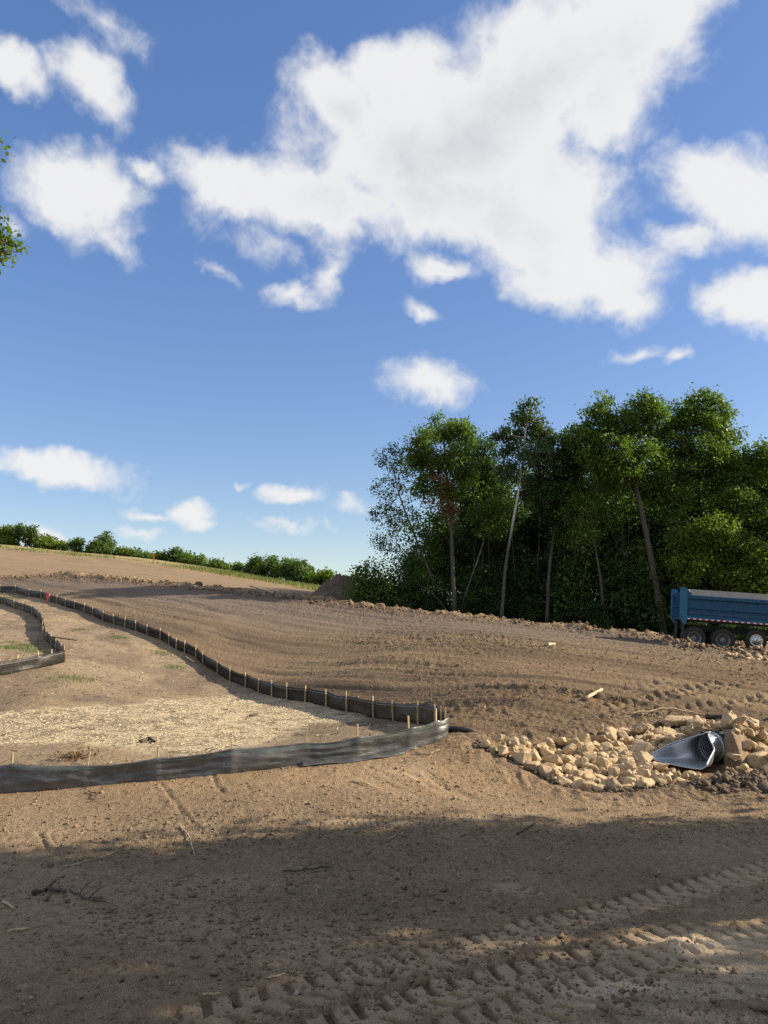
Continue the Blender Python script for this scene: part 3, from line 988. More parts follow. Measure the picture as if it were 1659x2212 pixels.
# long run up the hill, stakes on the near side
zs1 = [(1618, 825, 905), (1502, 815, 885), (1413, 800, 865), (1322, 785, 850), (1243, 770, 840), (1178, 752, 820), (1120, 732, 800), (1064, 715, 775), (997, 690, 755), (943, 665, 718), (879, 628, 682), (849, 608, 660), (800, 592, 635), (764, 572, 620), (733, 548, 600), (695, 532, 578), (638, 508, 557), (590, 490, 535), (542, 475, 522), (495, 462, 506), (447, 440, 490), (402, 425, 467), (366, 418, 455), (324, 400, 442), (284, 392, 432), (249, 383, 418), (216, 370, 412), (180, 360, 395), (127, 350, 387), (68, 342, 373), (3, 338, 370), (-60, 332, 364), (-120, 326, 358)]
lf = [(967, 1591, 1538), (958, 1583, 1530), (944, 1574, 1514), (906, 1565, 1519), (852, 1556, 1510)]
lf += [(zx / 1.327 * .6636, (1650 + zb / 1.327) * .6636, (1650 + za / 1.327) * .6636) for zx, za, zb in zs1]
LONG_P = [bxy(u, v) for u, v, t in lf]
long_h = [.50] * len(lf)
long_f, LQ, LN, LZ = silt_fence('silt_fence', 'long dark silt fence curving up the hill with pale stakes on its near side', LONG_P, long_h, .60, 1, .16, PALE_THREAD, tilt={24: .16}, wr=.8, seed=2, rows=7)

# small loop at the left
z8 = lambda x, y: (x / 2.765 * .6636, (1650 + y / 2.765) * .6636)
sf_px = [z8(-120, 868), z8(20, 880), z8(128, 922), z8(210, 946), z8(292, 972), z8(352, 1022), z8(388, 1080), z8(388, 1135), z8(395, 1180), z8(420, 1215), z8(467, 1268), z8(507, 1312), z8(560, 1360), z8(586, 1404), z8(470, 1432), z8(345, 1458), z8(155, 1492), z8(0, 1520), z8(-160, 1545)]
SMALL_P = [bxy(u, v) for u, v in sf_px]
small_f, SQ, SN, SZ = silt_fence('silt_fence', 'short silt fence looping round a weedy patch, black cloth front with pale thread', SMALL_P, [.5] * len(SMALL_P), .62, -1, .14, PALE_THREAD, stripe_at=.78, wr=.6, seed=3, rows=7)

# bundle of surplus cloth lying behind the corner
p = bxy(985, 1583)
mb = MB()
pts = [(p[0] - .35, p[1] + .1), (p[0] - .1, p[1] + .02), (p[0] + .15, p[1] - .02), (p[0] + .42, p[1] - .08)]
mb.tube([(x, y, gz(x, y) + .05) for x, y in pts], [.04, .09, .07, .015], 9)
b = mb.build('cloth_bundle', FABRIC, None, True)
for v in b.data.vertices:
    v.co.z += .06 * (vn(v.co.x * 9, v.co.y * 9, 3) - .6); v.co.y += .08 * (vn(v.co.x * 11, v.co.z * 11, 4) - .5)
tag(b, 'crumpled tail of black cloth lying behind the fence corner', 'cloth')

# ================================================================ rocks and culvert
STONE_A = mat('limestone', (.50, .385, .235), .9, var=0, color2=(.33, .235, .135), vscale=5, bump=.7, bscale=16)
STONE_B = mat('limestone_pale', (.55, .43, .27), .9, color2=(.38, .27, .15), vscale=6, bump=.7, bscale=18)
STONE_D = mat('limestone_dirty', (.42, .31, .20), .95, color2=(.19, .13, .085), vscale=4, bump=.7, bscale=16)

def rock_mesh(seed, sx, sy, sz, mats, npts=22):
    rs = np.random.default_rng(seed)
    d = rs.normal(size=(npts, 3)); d /= np.linalg.norm(d, axis=1)[:, None]
    # squash towards a box so that faces are flat and corners blunt
    d = np.sign(d) * np.abs(d) ** .8
    d *= rs.uniform(.70, 1.0, (npts, 1))
    bm = bmesh.new()
    for q in d:
        bm.verts.new((q[0] * sx, q[1] * sy, q[2] * sz))
    r = bmesh.ops.convex_hull(bm, input=bm.verts[:])
    bmesh.ops.delete(bm, geom=list({g for g in r['geom_interior'] + r['geom_unused'] if isinstance(g, bmesh.types.BMVert)}), context='VERTS')
    bmesh.ops.dissolve_limit(bm, angle_limit=R(9), verts=bm.verts[:], edges=bm.edges[:])
    bmesh.ops.bevel(bm, geom=bm.edges[:], offset=.028 * min(sx, sy, sz) * 2, segments=1, affect='EDGES')
    bmesh.ops.triangulate(bm, faces=bm.faces[:])
    bmesh.ops.subdivide_edges(bm, edges=[e for e in bm.edges if e.calc_length() > .55 * min(sx, sy, sz) * 2], cuts=1)
    for v in bm.verts:
        c = v.co
        k = 1 + .07 * (float(vn(c.x * 14 + seed, c.y * 14 + c.z * 9, seed)) - .5) * 2
        v.co = c * k
    me = bpy.data.meshes.new('stone')
    bm.to_mesh(me); bm.free()
    for m in mats:
        me.materials.append(m)
    return me

ROCKS = [rock_mesh(400 + i, 1.0, random.uniform(.68, .95), random.uniform(.55, .8), [STONE_B if i % 3 == 0 else STONE_A], 17 + i % 8) for i in range(16)]
ROCKD = [rock_mesh(440 + i, 1.0, .8, .65, [STONE_D]) for i in range(3)]
RIP_IN = [plan(1045, 1614, 16.6), plan(1115, 1638, 16.15), plan(1195, 1680, 15.4), plan(1290, 1699, 15.15), plan(1420, 1695, 15.3), plan(1530, 1674, 15.9), plan(1680, 1650, 16.5), plan(1800, 1640, 16.8),
          plan(1800, 1578, 18.6), plan(1640, 1582, 18.5), plan(1540, 1578, 18.8), plan(1440, 1562, 19.3), plan(1350, 1570, 18.9), plan(1240, 1590, 17.8), plan(1140, 1601, 17.2)]
PIPE_AX = np.array([-.86, -.51]); PIPE_AX /= np.linalg.norm(PIPE_AX)
PIPE_T = np.array(bxy(1542, 1640))           # throat of the pipe, on the ground
PIPE_T = PIPE_T + np.array([.05, .25])
PIPE_N = np.array([-PIPE_AX[1], PIPE_AX[0]])

PR = .29
pz = gz(*PIPE_T) + .08
def bf_h(X, Y, want_k=False):
    """top of the soil thrown back over the pipe"""
    X = np.asarray(X, float); Y = np.asarray(Y, float)
    SS = (X - PIPE_T[0]) * PIPE_AX[0] + (Y - PIPE_T[1]) * PIPE_AX[1]
    TT = (X - PIPE_T[0]) * PIPE_N[0] + (Y - PIPE_T[1]) * PIPE_N[1]
    g = ground_h(X, Y)
    lum = fbm(X * 2.2, Y * 2.2, 631, 4) * .10 + (.5 - billow(X * 5, Y * 5, 633, 3)) * .14
    fr = sstep(.03, -.12, SS + .05 * fbm(X * 5, Y * 5, 635, 2))
    w = np.where(TT > 0, .86, 1.25)
    k = sstep(w, .33, np.abs(TT) + .15 * fbm(X * 1.5, Y * 1.5, 637, 2)) * fr * sstep(-2.25, -1.0, SS)
    top = pz + 2 * PR + .05 + lum
    return (g - .06) * (1 - k) + np.maximum(top, g - .06) * k, SS, TT

def backfill():
    ns_, nt_ = 70, 70
    sv = np.linspace(.06, -2.3, ns_); tv = np.linspace(-1.3, 1.0, nt_)
    SS, TT = np.meshgrid(sv, tv, indexing='ij'); SS = SS.ravel(); TT = TT.ravel()
    X = PIPE_T[0] + PIPE_AX[0] * SS + PIPE_N[0] * TT; Y = PIPE_T[1] + PIPE_AX[1] * SS + PIPE_N[1] * TT
    Z, _, _ = bf_h(X, Y)
    V = np.column_stack([X, Y, Z])
    i = np.arange(ns_ - 1)[:, None]; j = np.arange(nt_ - 1)[None]; a_ = i * nt_ + j
    F = np.stack([a_, a_ + nt_, a_ + nt_ + 1, a_ + 1], -1).reshape(-1, 4)
    inside = (np.hypot(TT, Z - pz - PR) < PR + .004) & (SS > -1.2)
    F = F[~inside[F].any(1)]
    c = np.array([PIPE_T[0], PIPE_T[1], pz])
    o = mesh_np('soil_backfill', V - c, F, PILE, True)
    o.location = tuple(c)
    tag(o, 'lumpy brown backfill soil over the crown of the culvert pipe', 'soil heap')

def rand_in_poly(P, n, seed):
    P = np.asarray(P); rs = np.random.default_rng(seed)
    out = np.zeros((0, 2))
    while len(out) < n:
        q = rs.uniform(P.min(0), P.max(0), (n * 2, 2))
        out = np.vstack([out, q[poly_sd(q[:, 0], q[:, 1], P) < 0]])
    return out[:n]

def place_stones():
    placed = []
    rs = random.Random(3)
    xs = [p[0] for p in RIP_IN]; ys = [p[1] for p in RIP_IN]
    def in_pipe(x, y, r):
        q = np.array([x, y]) - PIPE_T
        s = q @ PIPE_AX; t = q @ PIPE_N
        if -.35 < s <= 0: return abs(t) < .34 + r * .6
        if -1.5 < s <= -.35: return t < .10
        if 0 < s < 1.45: return -(.36 + .42 * s / 1.1 + r * .8) < t < (.36 + .42 * s / 1.1 + r * .8 + .5)
        return False
    sizes = sorted([rs.choice((.20, .17, .15, .14, .13, .12, .11)) * rs.uniform(.85, 1.2) for _ in range(420)], reverse=True)
    spots = rand_in_poly(RIP_IN, 9000, 17)
    gzs = np.maximum(ground_h(spots[:, 0], spots[:, 1]), bf_h(spots[:, 0], spots[:, 1])[0])
    cur = 0
    for r in sizes:
        if len(placed) >= 286: break
        best = None
        for k in range(60):
            x, y = spots[cur % 9000]; g0 = gzs[cur % 9000]; cur += 1
            if in_pipe(x, y, r):
                continue
            near = min([math.hypot(x - a, y - b) - .80 * (r + c) for a, b, c, _ in placed] + [9])
            if best is None or near > best[0]:
                best = (near, x, y, g0)
            if near > 0: break
        if best is None: continue
        near, x, y, g0 = best
        z = g0 + r * .55
        if near < 0:
            over = [c * 1.05 + d for a, b, c, d in placed if math.hypot(x - a, y - b) < .55 * (r + c)]
            z += min(max([zz - g0 for zz in over] + [0]) * .75, .36)
        q_ = np.array([x, y]) - PIPE_T
        if -.5 < q_ @ PIPE_AX < 2.0 and .2 < q_ @ PIPE_N < 2.2:
            z -= .13
        placed.append((x, y, r, z))
    for i, (x, y, r, z) in enumerate(placed):
        dirty = poly_sd(np.array([x]), np.array([y]), RIP_IN)[0] > -.22 and rs.random() < .18
        me = rs.choice(ROCKD if dirty else ROCKS)
        o = bpy.data.objects.new('stone', me)
        o.location = (x, y, z)
        o.rotation_euler = (rs.uniform(-.6, .6), rs.uniform(-.6, .6), rs.uniform(0, 6.28))
        s = r * rs.uniform(1.0, 1.2)
        o.scale = (s * rs.uniform(.9, 1.3), s, s * rs.uniform(.9, 1.15))
        link(o)
        if dirty: tag(o, 'mud stained limestone rock at the edge of the rock apron', 'rock', 'muddy rocks of the apron')
        else: tag(o, 'angular tan limestone rock in the apron around the steel culvert outlet', 'rock', 'rocks of the culvert apron')
    return placed

PLACED = place_stones()
def big_stone(u, v, d, s, rot, label, seed):
    p = np.array(plan(u, v, d)); p = np.array([p[0], p[1]])
    o = bpy.data.objects.new('stone', rock_mesh(seed, 1, 1, 1, [STONE_A], 26))
    z = at(u, v, d)[2]
    o.location = (p[0], p[1], max(gz(p[0], p[1]) + s[2] * .55, z) if False else gz(p[0], p[1]) + s[2] * .6)
    o.scale = s; o.rotation_euler = rot
    link(o); tag(o, label, 'rock')
big_stone(1462, 1560, 19.35, (.46, .26, .17), (.05, -.03, .1), 'long flat limestone slab lying along the back of the rock apron', 501)
big_stone(1458, 1576, 18.85, (.40, .26, .19), (.1, .12, -.3), 'large humped limestone block just in front of the flat slab', 502)
big_stone(1505, 1566, 19.05, (.30, .24, .22), (.2, -.1, .6), 'rounded limestone block between the slab and the culvert crown', 503)
big_stone(1640, 1630, 16.9, (.34, .28, .24), (.1, .2, .2), 'big pale limestone block right of the culvert on the lower edge', 504)
big_stone(1368, 1676, 15.45, (.36, .22, .20), (.3, .1, -.7), 'long tilted limestone block low in the apron front', 505)

# stone chips between the rocks
def scatter_chips(name, pts, size, me_mat, label, cat, flat=.6, seed=0):
    rs = np.random.default_rng(seed)
    n = len(pts)
    base = np.array([(1, 0, 0), (-1, 0, 0), (0, 1, 0), (0, -1, 0), (0, 0, 1), (0, 0, -1)], float)
    Fb = np.array([(0, 2, 4), (2, 1, 4), (1, 3, 4), (3, 0, 4), (2, 0, 5), (1, 2, 5), (3, 1, 5), (0, 3, 5)])
    V = base[None] * (rs.uniform(.6, 1.3, (n, 6, 1))) * np.asarray(size)[:, None, None]
    V[:, :, 2] *= flat
    V += rs.normal(size=(n, 6, 3)) * np.asarray(size)[:, None, None] * .22
    an = rs.uniform(0, 6.28, n); tl = rs.normal(size=n) * .5
    ct, st_ = np.cos(tl)[:, None], np.sin(tl)[:, None]
    y, z = V[:, :, 1].copy(), V[:, :, 2].copy()
    V[:, :, 1] = y * ct - z * st_; V[:, :, 2] = y * st_ + z * ct
    c, s = np.cos(an)[:, None], np.sin(an)[:, None]
    x, y = V[:, :, 0].copy(), V[:, :, 1].copy()
    V[:, :, 0] = x * c - y * s; V[:, :, 1] = x * s + y * c
    V += np.asarray(pts)[:, None, :]
    F = Fb[None] + (np.arange(n) * 6)[:, None, None]
    o = mesh_np(name, V.reshape(-1, 3), F.reshape(-1, 3), me_mat, False)
    tag(o, label, cat, kind='stuff')
    return o

q = rand_in_poly(RIP_IN, 800, 5)
def _clear(p, m):
    ss, tt = (p - PIPE_T) @ PIPE_AX, (p - PIPE_T) @ PIPE_N
    return not (-.35 < ss < 1.5 and -.8 - m < tt < .85 + m)
q = q[np.array([_clear(p, .05) for p in q])]
def stone_fill():
    """smaller stones packed between the rocks, one mesh"""
    rs = np.random.default_rng(19)
    Vs, Fs, Ms, n0 = [], [], [], 0
    zz = np.maximum(ground_h(q[:, 0], q[:, 1]), bf_h(q[:, 0], q[:, 1])[0])
    data = []
    for me in ROCKS:
        me.calc_loop_triangles()
        v = np.zeros(len(me.vertices) * 3); me.vertices.foreach_get('co', v)
        f = np.zeros(len(me.loop_triangles) * 3, np.int32); me.loop_triangles.foreach_get('vertices', f)
        data.append((v.reshape(-1, 3), f.reshape(-1, 3)))
    for i, p in enumerate(q):
        v, f = data[rs.integers(len(data))]
        r = rs.choice([.045, .06, .075, .095]) * rs.uniform(.85, 1.2)
        A = np.linalg.qr(rs.normal(size=(3, 3)))[0]
        w = (v * r * rs.uniform(.8, 1.3, 3)) @ A.T + np.array([p[0], p[1], zz[i] + r * .5 + rs.uniform(0, .10)])
        Vs.append(w); Fs.append(f + n0); n0 += len(w); Ms.append(np.full(len(f), rs.choice([0, 0, 1, 2])))
    o = mesh_np('stone_fill', np.vstack(Vs), np.vstack(Fs), [STONE_A, STONE_B, STONE_D], False, fmat=np.concatenate(Ms))
    tag(o, 'small broken limestone packed between the larger rocks of the apron', 'stones', kind='stuff')
stone_fill()

# ---- culvert
def galvanised():
    m = bpy.data.materials.new('galvanised_steel')
    m.use_nodes = True
    t = m.node_tree; b = t.nodes['Principled BSDF']
    b.inputs['Metallic'].default_value = 1.0
    tcn = N(t, 'ShaderNodeTexCoord')
    vo = N(t, 'ShaderNodeTexNoise'); vo.inputs['Scale'].default_value = 4
    L(t, tcn.outputs['Object'], vo.inputs['Vector'])
    cr = N(t, 'ShaderNodeMix', data_type='RGBA')
    cr.inputs['A'].default_value = (.41, .43, .45, 1); cr.inputs['B'].default_value = (.47, .49, .51, 1)
    sp = N(t, 'ShaderNodeSeparateColor'); L(t, vo.outputs['Color'], sp.inputs[0]); L(t, sp.outputs[0], cr.inputs['Factor'])
    L(t, cr.outputs['Result'], b.inputs['Base Color'])
    b.inputs['Roughness'].default_value = .46
    return m
GALV = galvanised()
cul = empty('culvert', (PIPE_T[0], PIPE_T[1], pz), (0, 0, math.atan2(PIPE_AX[1], PIPE_AX[0])))
tag(cul, 'galvanised steel culvert pipe with flared end set in the tan rocks', 'culvert')
# flared end: U sections that open out from the pipe
def usec(f):
    s = f * 1.12
    hw = PR + (.66 - PR) * f ** 1.1
    top = (2 * PR) * (1 - f) ** .9 + .10 * f if f > .0 else 2 * PR
    pts = []
    n = 24
    for i in range(n + 1):
        a = -1 + 2 * i / n                 # -1 left top .. 1 right top
        an = a * math.pi * .985 * (1 - .0)
        cx = PR * math.sin(an); cz = PR - PR * math.cos(an)      # circle, 0 at bottom
        # flat U
        ua = abs(a)
        if ua < .62: ux, uz = hw * ua / .62 * .93, .0 + .03 * (ua / .62) ** 3
        else:
            g = (ua - .62) / .38
            ux, uz = hw * (.93 + .07 * g) + .05 * g, .03 + (top - .03) * g
        ux *= 1 if a > 0 else -1
        w = sstep(0, .55, np.array(f)) * 1.0
        w = float(w)
        if cz > top and w > 0: cz = top + (cz - top) * (1 - w)
        pts.append((s, cx * (1 - w) + ux * w, cz * (1 - w) + uz * w))
    return pts
secs = [usec(f) for f in np.linspace(0, 1, 16)]
V = np.array(secs).reshape(-1, 3); nn = 25
i = np.arange(15)[:, None]; j = np.arange(nn - 1)[None]; a = i * nn + j
fe = mesh_np('flared_end', V, np.stack([a, a + 1, a + nn + 1, a + nn], -1).reshape(-1, 4), GALV, True, cul)
mo = fe.modifiers.new('thickness', 'SOLIDIFY'); mo.thickness = .006; mo.offset = 1
for e in (0, nn - 1):
    mb = MB()
    mb.tube([tuple(secs[i][e]) for i in range(1, 16)], .016, 7)
    mb.build('rolled_edge', GALV, fe, True)
mb = MB(); mb.tube([tuple(p) for p in secs[-1]], .012, 6); mb.build('toe_edge', GALV, fe, True)
# corrugated barrel running back into the bank
mb = MB()
V = []; sides = 36; prof = []
ns = 90
for i in range(ns):
    s = .03 - i * 1.3 / ns
    r = PR + .012 * math.cos(2 * math.pi * s / .068)
    prof.append((s, r))
for (s, r) in prof:
    for k in range(sides):
        an = 2 * math.pi * k / sides
        V.append((s, r * math.sin(an), PR - r * math.cos(an)))
i = np.arange(ns - 1)[:, None]; j = np.arange(sides)[None]
F = np.stack([i * sides + j, i * sides + (j + 1) % sides, (i + 1) * sides + (j + 1) % sides, (i + 1) * sides + j], -1).reshape(-1, 4)
V = np.array(V); V[:, 2] = V[:, 2]
br = mesh_np('corrugated_pipe', V, F, GALV, True, cul)
mo = br.modifiers.new('thickness', 'SOLIDIFY'); mo.thickness = .004; mo.offset = 1
mb = MB()
ring = [(-.02, (PR + .02) * math.sin(2 * math.pi * k / 24), PR - (PR + .02) * math.cos(2 * math.pi * k / 24)) for k in range(25)]
mb.tube(ring, .02, 7); mb.build('band', GALV, br, True)
mb = MB(); mb.box((.02, -.05, 2 * PR + .005), (.10, .05, 2 * PR + .045), .006); mb.build('band_bolt', GALV, br)
# soil over the pipe
mbV = []
mp = bpy.data.materials.get('soil')
PILE = mat('loose_soil', (.255, .178, .112), .95, color2=(.15, .105, .068), vscale=3, bump=.9, bscale=12)
PILE_DK = mat('shaded_soil', (.125, .09, .062), .95, color2=(.075, .055, .04), vscale=2, bump=.9, bscale=7)  # stockpile brown, darkened in the colour for the wood's shade

def mound(name, cx, cy, rx, ry, h, rotz, material, n=46, seed=0, rough=.2):
    u = np.linspace(-1, 1, n)
    UX, UY = np.meshgrid(u, u)
    rr_ = np.hypot(UX, UY)
    k = np.cos(np.clip(rr_, 0, 1) * math.pi / 2) ** 1.15
    x = UX.ravel() * rx; y = UY.ravel() * ry
    c, s = math.cos(rotz), math.sin(rotz)
    X = cx + x * c - y * s; Y = cy + x * s + y * c
    nz = fbm(X * 1.6 / max(.6, rx * .5), Y * 1.6 / max(.6, rx * .5), 600 + seed, 4) * rough + (.5 - billow(X * 3, Y * 3, 610 + seed, 3)) * rough * .6
    Z = ground_h(X, Y) + k.ravel() * h * (1 + nz * 1.3) + np.where(rr_.ravel() > .96, -.12, 0) + .02 * (k.ravel() > .05)
    i = np.arange(n - 1)[:, None]; j = np.arange(n - 1)[None]; a = i * n + j
    z0 = float(Z.min())
    V = np.column_stack([X - cx, Y - cy, Z - z0])
    o = mesh_np(name, V, np.stack([a, a + 1, a + n + 1, a + n], -1).reshape(-1, 4), material, True)
    o.location = (cx, cy, z0)
    return o

backfill()
pm = at(736, 1290, 66)
o = mound('soil_mound', pm[0], pm[1], 2.7, 2.2, 1.6, 0, PILE_DK, 80, 2, .5)
tag(o, 'dark brown stockpile of soil at the corner of the wood', 'soil heap')

# ================================================================ dump truck
BLUE = mat('blue_paint', (.008, .085, .185), .42, var=.22, vscale=2.2, bump=.08, bscale=9, coat=.15, color2=(.006, .060, .135))
BLUE_L = mat('blue_paint_pale', (.020, .125, .24), .5, var=.2, vscale=4)  # paler blue for the rear posts and the bottom rail
DARK = mat('chassis_black', (.016, .016, .017), .6, var=.3)
RUBBER = mat('tyre_rubber', (.024, .023, .022), .85, var=.3, vscale=8, bump=.2, bscale=20)
DUSTR = mat('tyre_dusty', (.055, .049, .042), .95, var=.3, vscale=5)
ALU = mat('polished_alloy', (.62, .63, .64), .3, metal=.9)
RIMP = mat('grey_rim', (.20, .20, .20), .55, metal=.4, var=.3)
TARP = mat('grey_tarp', (.34, .34, .34), .75, var=.12, vscale=3, bump=.2, bscale=5)
T_RED = mat('tape_red', (.38, .03, .025), .4)
T_WHITE = mat('tape_white', (.78, .78, .78), .4)
GLASS = mat('cab_glass', (.02, .025, .03), .08, spec=.8)
LAMP = mat('lamp_red', (.35, .02, .02), .3)
LAMP_W = mat('lamp_clear', (.7, .7, .68), .2)
RUST = mat('rust_streak', (.11, .085, .05), .9, var=.3)

tyaw, tpit = R(-10), R(4.3)
w1 = at(1499, 1403, 36.5)
truck = empty('dump_truck', tuple(w1), (0, tpit, tyaw))
tag(truck, 'blue dump truck with grey covered bed parked behind the soil windrow', 'truck')
BX0, BX1 = -.46, 4.85           # bed
W2 = 2.42                       # width, near side at y = -0.05
Y0 = -.06
def bed():
    mb = MB()
    # floor, far side, front wall
    mb.box((BX0, Y0 + .10, 1.44), (BX1, Y0 + W2 - .10, 1.52))
    mb.box((BX0, Y0 + W2 - .12, 1.50), (BX1, Y0 + W2 - .04, 2.52))
    mb.box((BX1 - .08, Y0 + .10, 1.50), (BX1, Y0 + W2 - .10, 2.86))
    mb.build('bed_shell', BLUE, truck)
    # near side: outer panel sheet with a sloping upper field, a hollow rib and a lower field
    prof = [(.10, 1.50), (.105, 1.62), (.075, 1.64), (.060, 1.80), (.125, 1.84), (.125, 1.86), (.085, 1.90), (.105, 2.28), (.120, 2.36), (.16, 2.36), (.16, 1.50)]
    mb = MB()
    n = len(prof)
    V = [(BX0 + .10, Y0 + p[0], p[1]) for p in prof] + [(BX1, Y0 + p[0], p[1]) for p in prof]
    F = [tuple(range(n)), tuple(range(2 * n - 1, n - 1, -1))] + [(i, i + n, (i + 1) % n + n, (i + 1) % n) for i in range(n)]
    mb.add(V, F)
    s = mb.build('side_panel', BLUE, truck)
    mb = MB(); mb.box((BX0 + .08, Y0 - .005, 2.36), (BX1 + .02, Y0 + .165, 2.52), .015); mb.build('top_rail', BLUE, truck)
    mb = MB(); mb.box((BX0 + .06, Y0 + .0, 1.38), (BX1 + .02, Y0 + .16, 1.50), .012); mb.build('bottom_rail', BLUE_L, truck)
    mb = MB(); mb.box((BX0 + .10, Y0 + .030, 1.81), (BX1, Y0 + .11, 1.855), .01); mb.build('side_rib', BLUE, s)
    for x, w in ((1.35, .035), (1.62, .03), (2.35, .05), (2.42, .02), (3.4, .03)):
        mb = MB(); mb.box((x, Y0 + .069, 1.64), (x + w, Y0 + .071 + .006, 1.80)); mb.build('rust_streak', RUST, s)
    # rear corner post: deep, chamfered foot and lip at the top
    mb = MB()
    mb.prism([(BX0 - .20, 1.40), (BX0 - .02, 1.16), (BX0 + .06, 1.14), (BX0 + .10, 1.40), (BX0 + .10, 2.66), (BX0 + .06, 2.84), (BX0 - .18, 2.86), (BX0 - .20, 2.80)], Y0 - .02, Y0 + .20)
    mb.build('rear_post', BLUE_L, truck)
    mb = MB()
    mb.prism([(BX0 - .20, 1.40), (BX0 - .02, 1.16), (BX0 + .06, 1.14), (BX0 + .10, 1.40), (BX0 + .10, 2.66), (BX0 + .06, 2.84), (BX0 - .18, 2.86), (BX0 - .20, 2.80)], Y0 + W2 - .20, Y0 + W2 + .02)
    mb.build('rear_post', BLUE_L, truck)
    tg = MB(); tg.box((BX0 - .12, Y0 + .20, 1.36), (BX0 - .04, Y0 + W2 - .20, 2.62), .01); g = tg.build('tailgate', BLUE, truck)
    for z in (1.5, 1.95, 2.45):
        mb = MB(); mb.box((BX0 - .17, Y0 + .22, z), (BX0 - .122, Y0 + W2 - .22, z + .09)); mb.build('tailgate_rib', BLUE, g)
    for y in (.5, .95, 1.4, 1.85):
        mb = MB(); mb.box((BX0 - .165, Y0 + y, 1.59), (BX0 - .122, Y0 + y + .08, 2.449)); mb.build('tailgate_rib', BLUE, g)
    mb = MB(); mb.box((BX0 - .205, Y0 + .03, 1.58), (BX0 - .199, Y0 + .09, 1.72)); mb.build('marker_lamp', LAMP, truck)
    # gusset behind the post
    mb = MB(); mb.prism([(BX0 + .10, 2.52), (BX0 + .30, 2.52), (BX0 + .26, 2.62), (BX0 + .10, 2.82)], Y0 + .01, Y0 + .14); mb.build('gusset', BLUE, truck)
    # load cover: a sloping grey sheet held by a bow at the rear, folds across it
    nx, ny = 60, 9
    V = []
    for i in range(nx):
        x = BX0 + .14 + (BX1 - BX0 - .14) * i / (nx - 1)
        for j in range(ny):
            f = j / (ny - 1)
            y = Y0 + .02 + (W2 - .04) * f
            crown = .30 * (1 - (2 * abs(f - .5)) ** 3.2)
            z = 2.525 + crown + .018 * math.sin(x * 2.6) * (1 - abs(2 * f - 1)) + .012 * (float(vn(x * 3, y * 3, 9)) - .5)
            V.append((x, y, z))
    i = np.arange(nx - 1)[:, None]; j = np.arange(ny - 1)[None]; a = i * ny + j
    t = mesh_np('load_cover', np.array(V), np.stack([a, a + ny, a + ny + 1, a + 1], -1).reshape(-1, 4), TARP, True, truck)
    t.modifiers.new('thickness', 'SOLIDIFY').thickness = .008
    # side curtain of the cover, leaning inwards over the rail
    mb = MB(); mb.prism([(BX0 + .30, 2.525), (BX1, 2.525), (BX1, 2.80), (BX0 + .20, 2.80)], Y0 + .07, Y0 + .078); mb.build('cover_side', TARP, t)
    # reflective tape along the bottom rail
    x = BX0 + .12; i = 0
    while x < BX1 - .1:
        mb = MB(); ln = .135 if i % 2 else .125
        mb.box((x, Y0 - .004, 1.392), (x + ln - .004, Y0 - .001, 1.442)); mb.build('reflective_tape', T_WHITE if i % 2 == 0 else T_RED, truck)
        x += ln + .002; i += 1
    for x in (.28, 1.12, 2.05, 3.0):
        mb = MB(); mb.box((x, Y0 - .012, 1.455), (x + .07, Y0 - .001, 1.492)); mb.build('side_marker', DARK, truck)
bed()

def chassis():
    mb = MB()
    for y in (.72, 1.55):
        mb.box((BX0 + .15, y, .86), (7.4, y + .10, 1.16))
    mb.box((BX0 + .3, .2, 1.30), (BX1 - .1, 2.1, 1.435))
    mb.box((BX0 + .15, .72, .98), (BX0 + .25, 1.65, 1.3))
    mb.build('chassis', DARK, truck)
    mb = MB(); mb.box((BX0 + .0, .02, .22), (BX0 + .02, .66, 1.30)); mb.build('mud_flap', DARK, truck)
    mb = MB(); mb.box((BX0 + .0, 1.72, .22), (BX0 + .02, 2.34, 1.30)); mb.build('mud_flap', DARK, truck)
    mb = MB(); mb.box((1.95, .06, 1.17), (2.06, .09, 1.40)); mb.build('hanger', DARK, truck)
    for x in (0, 1.28):
        mb = MB(); mb.tube([(x, .12, .52), (x, 2.18, .52)], .09, 12); mb.build('axle', DARK, truck)
chassis()

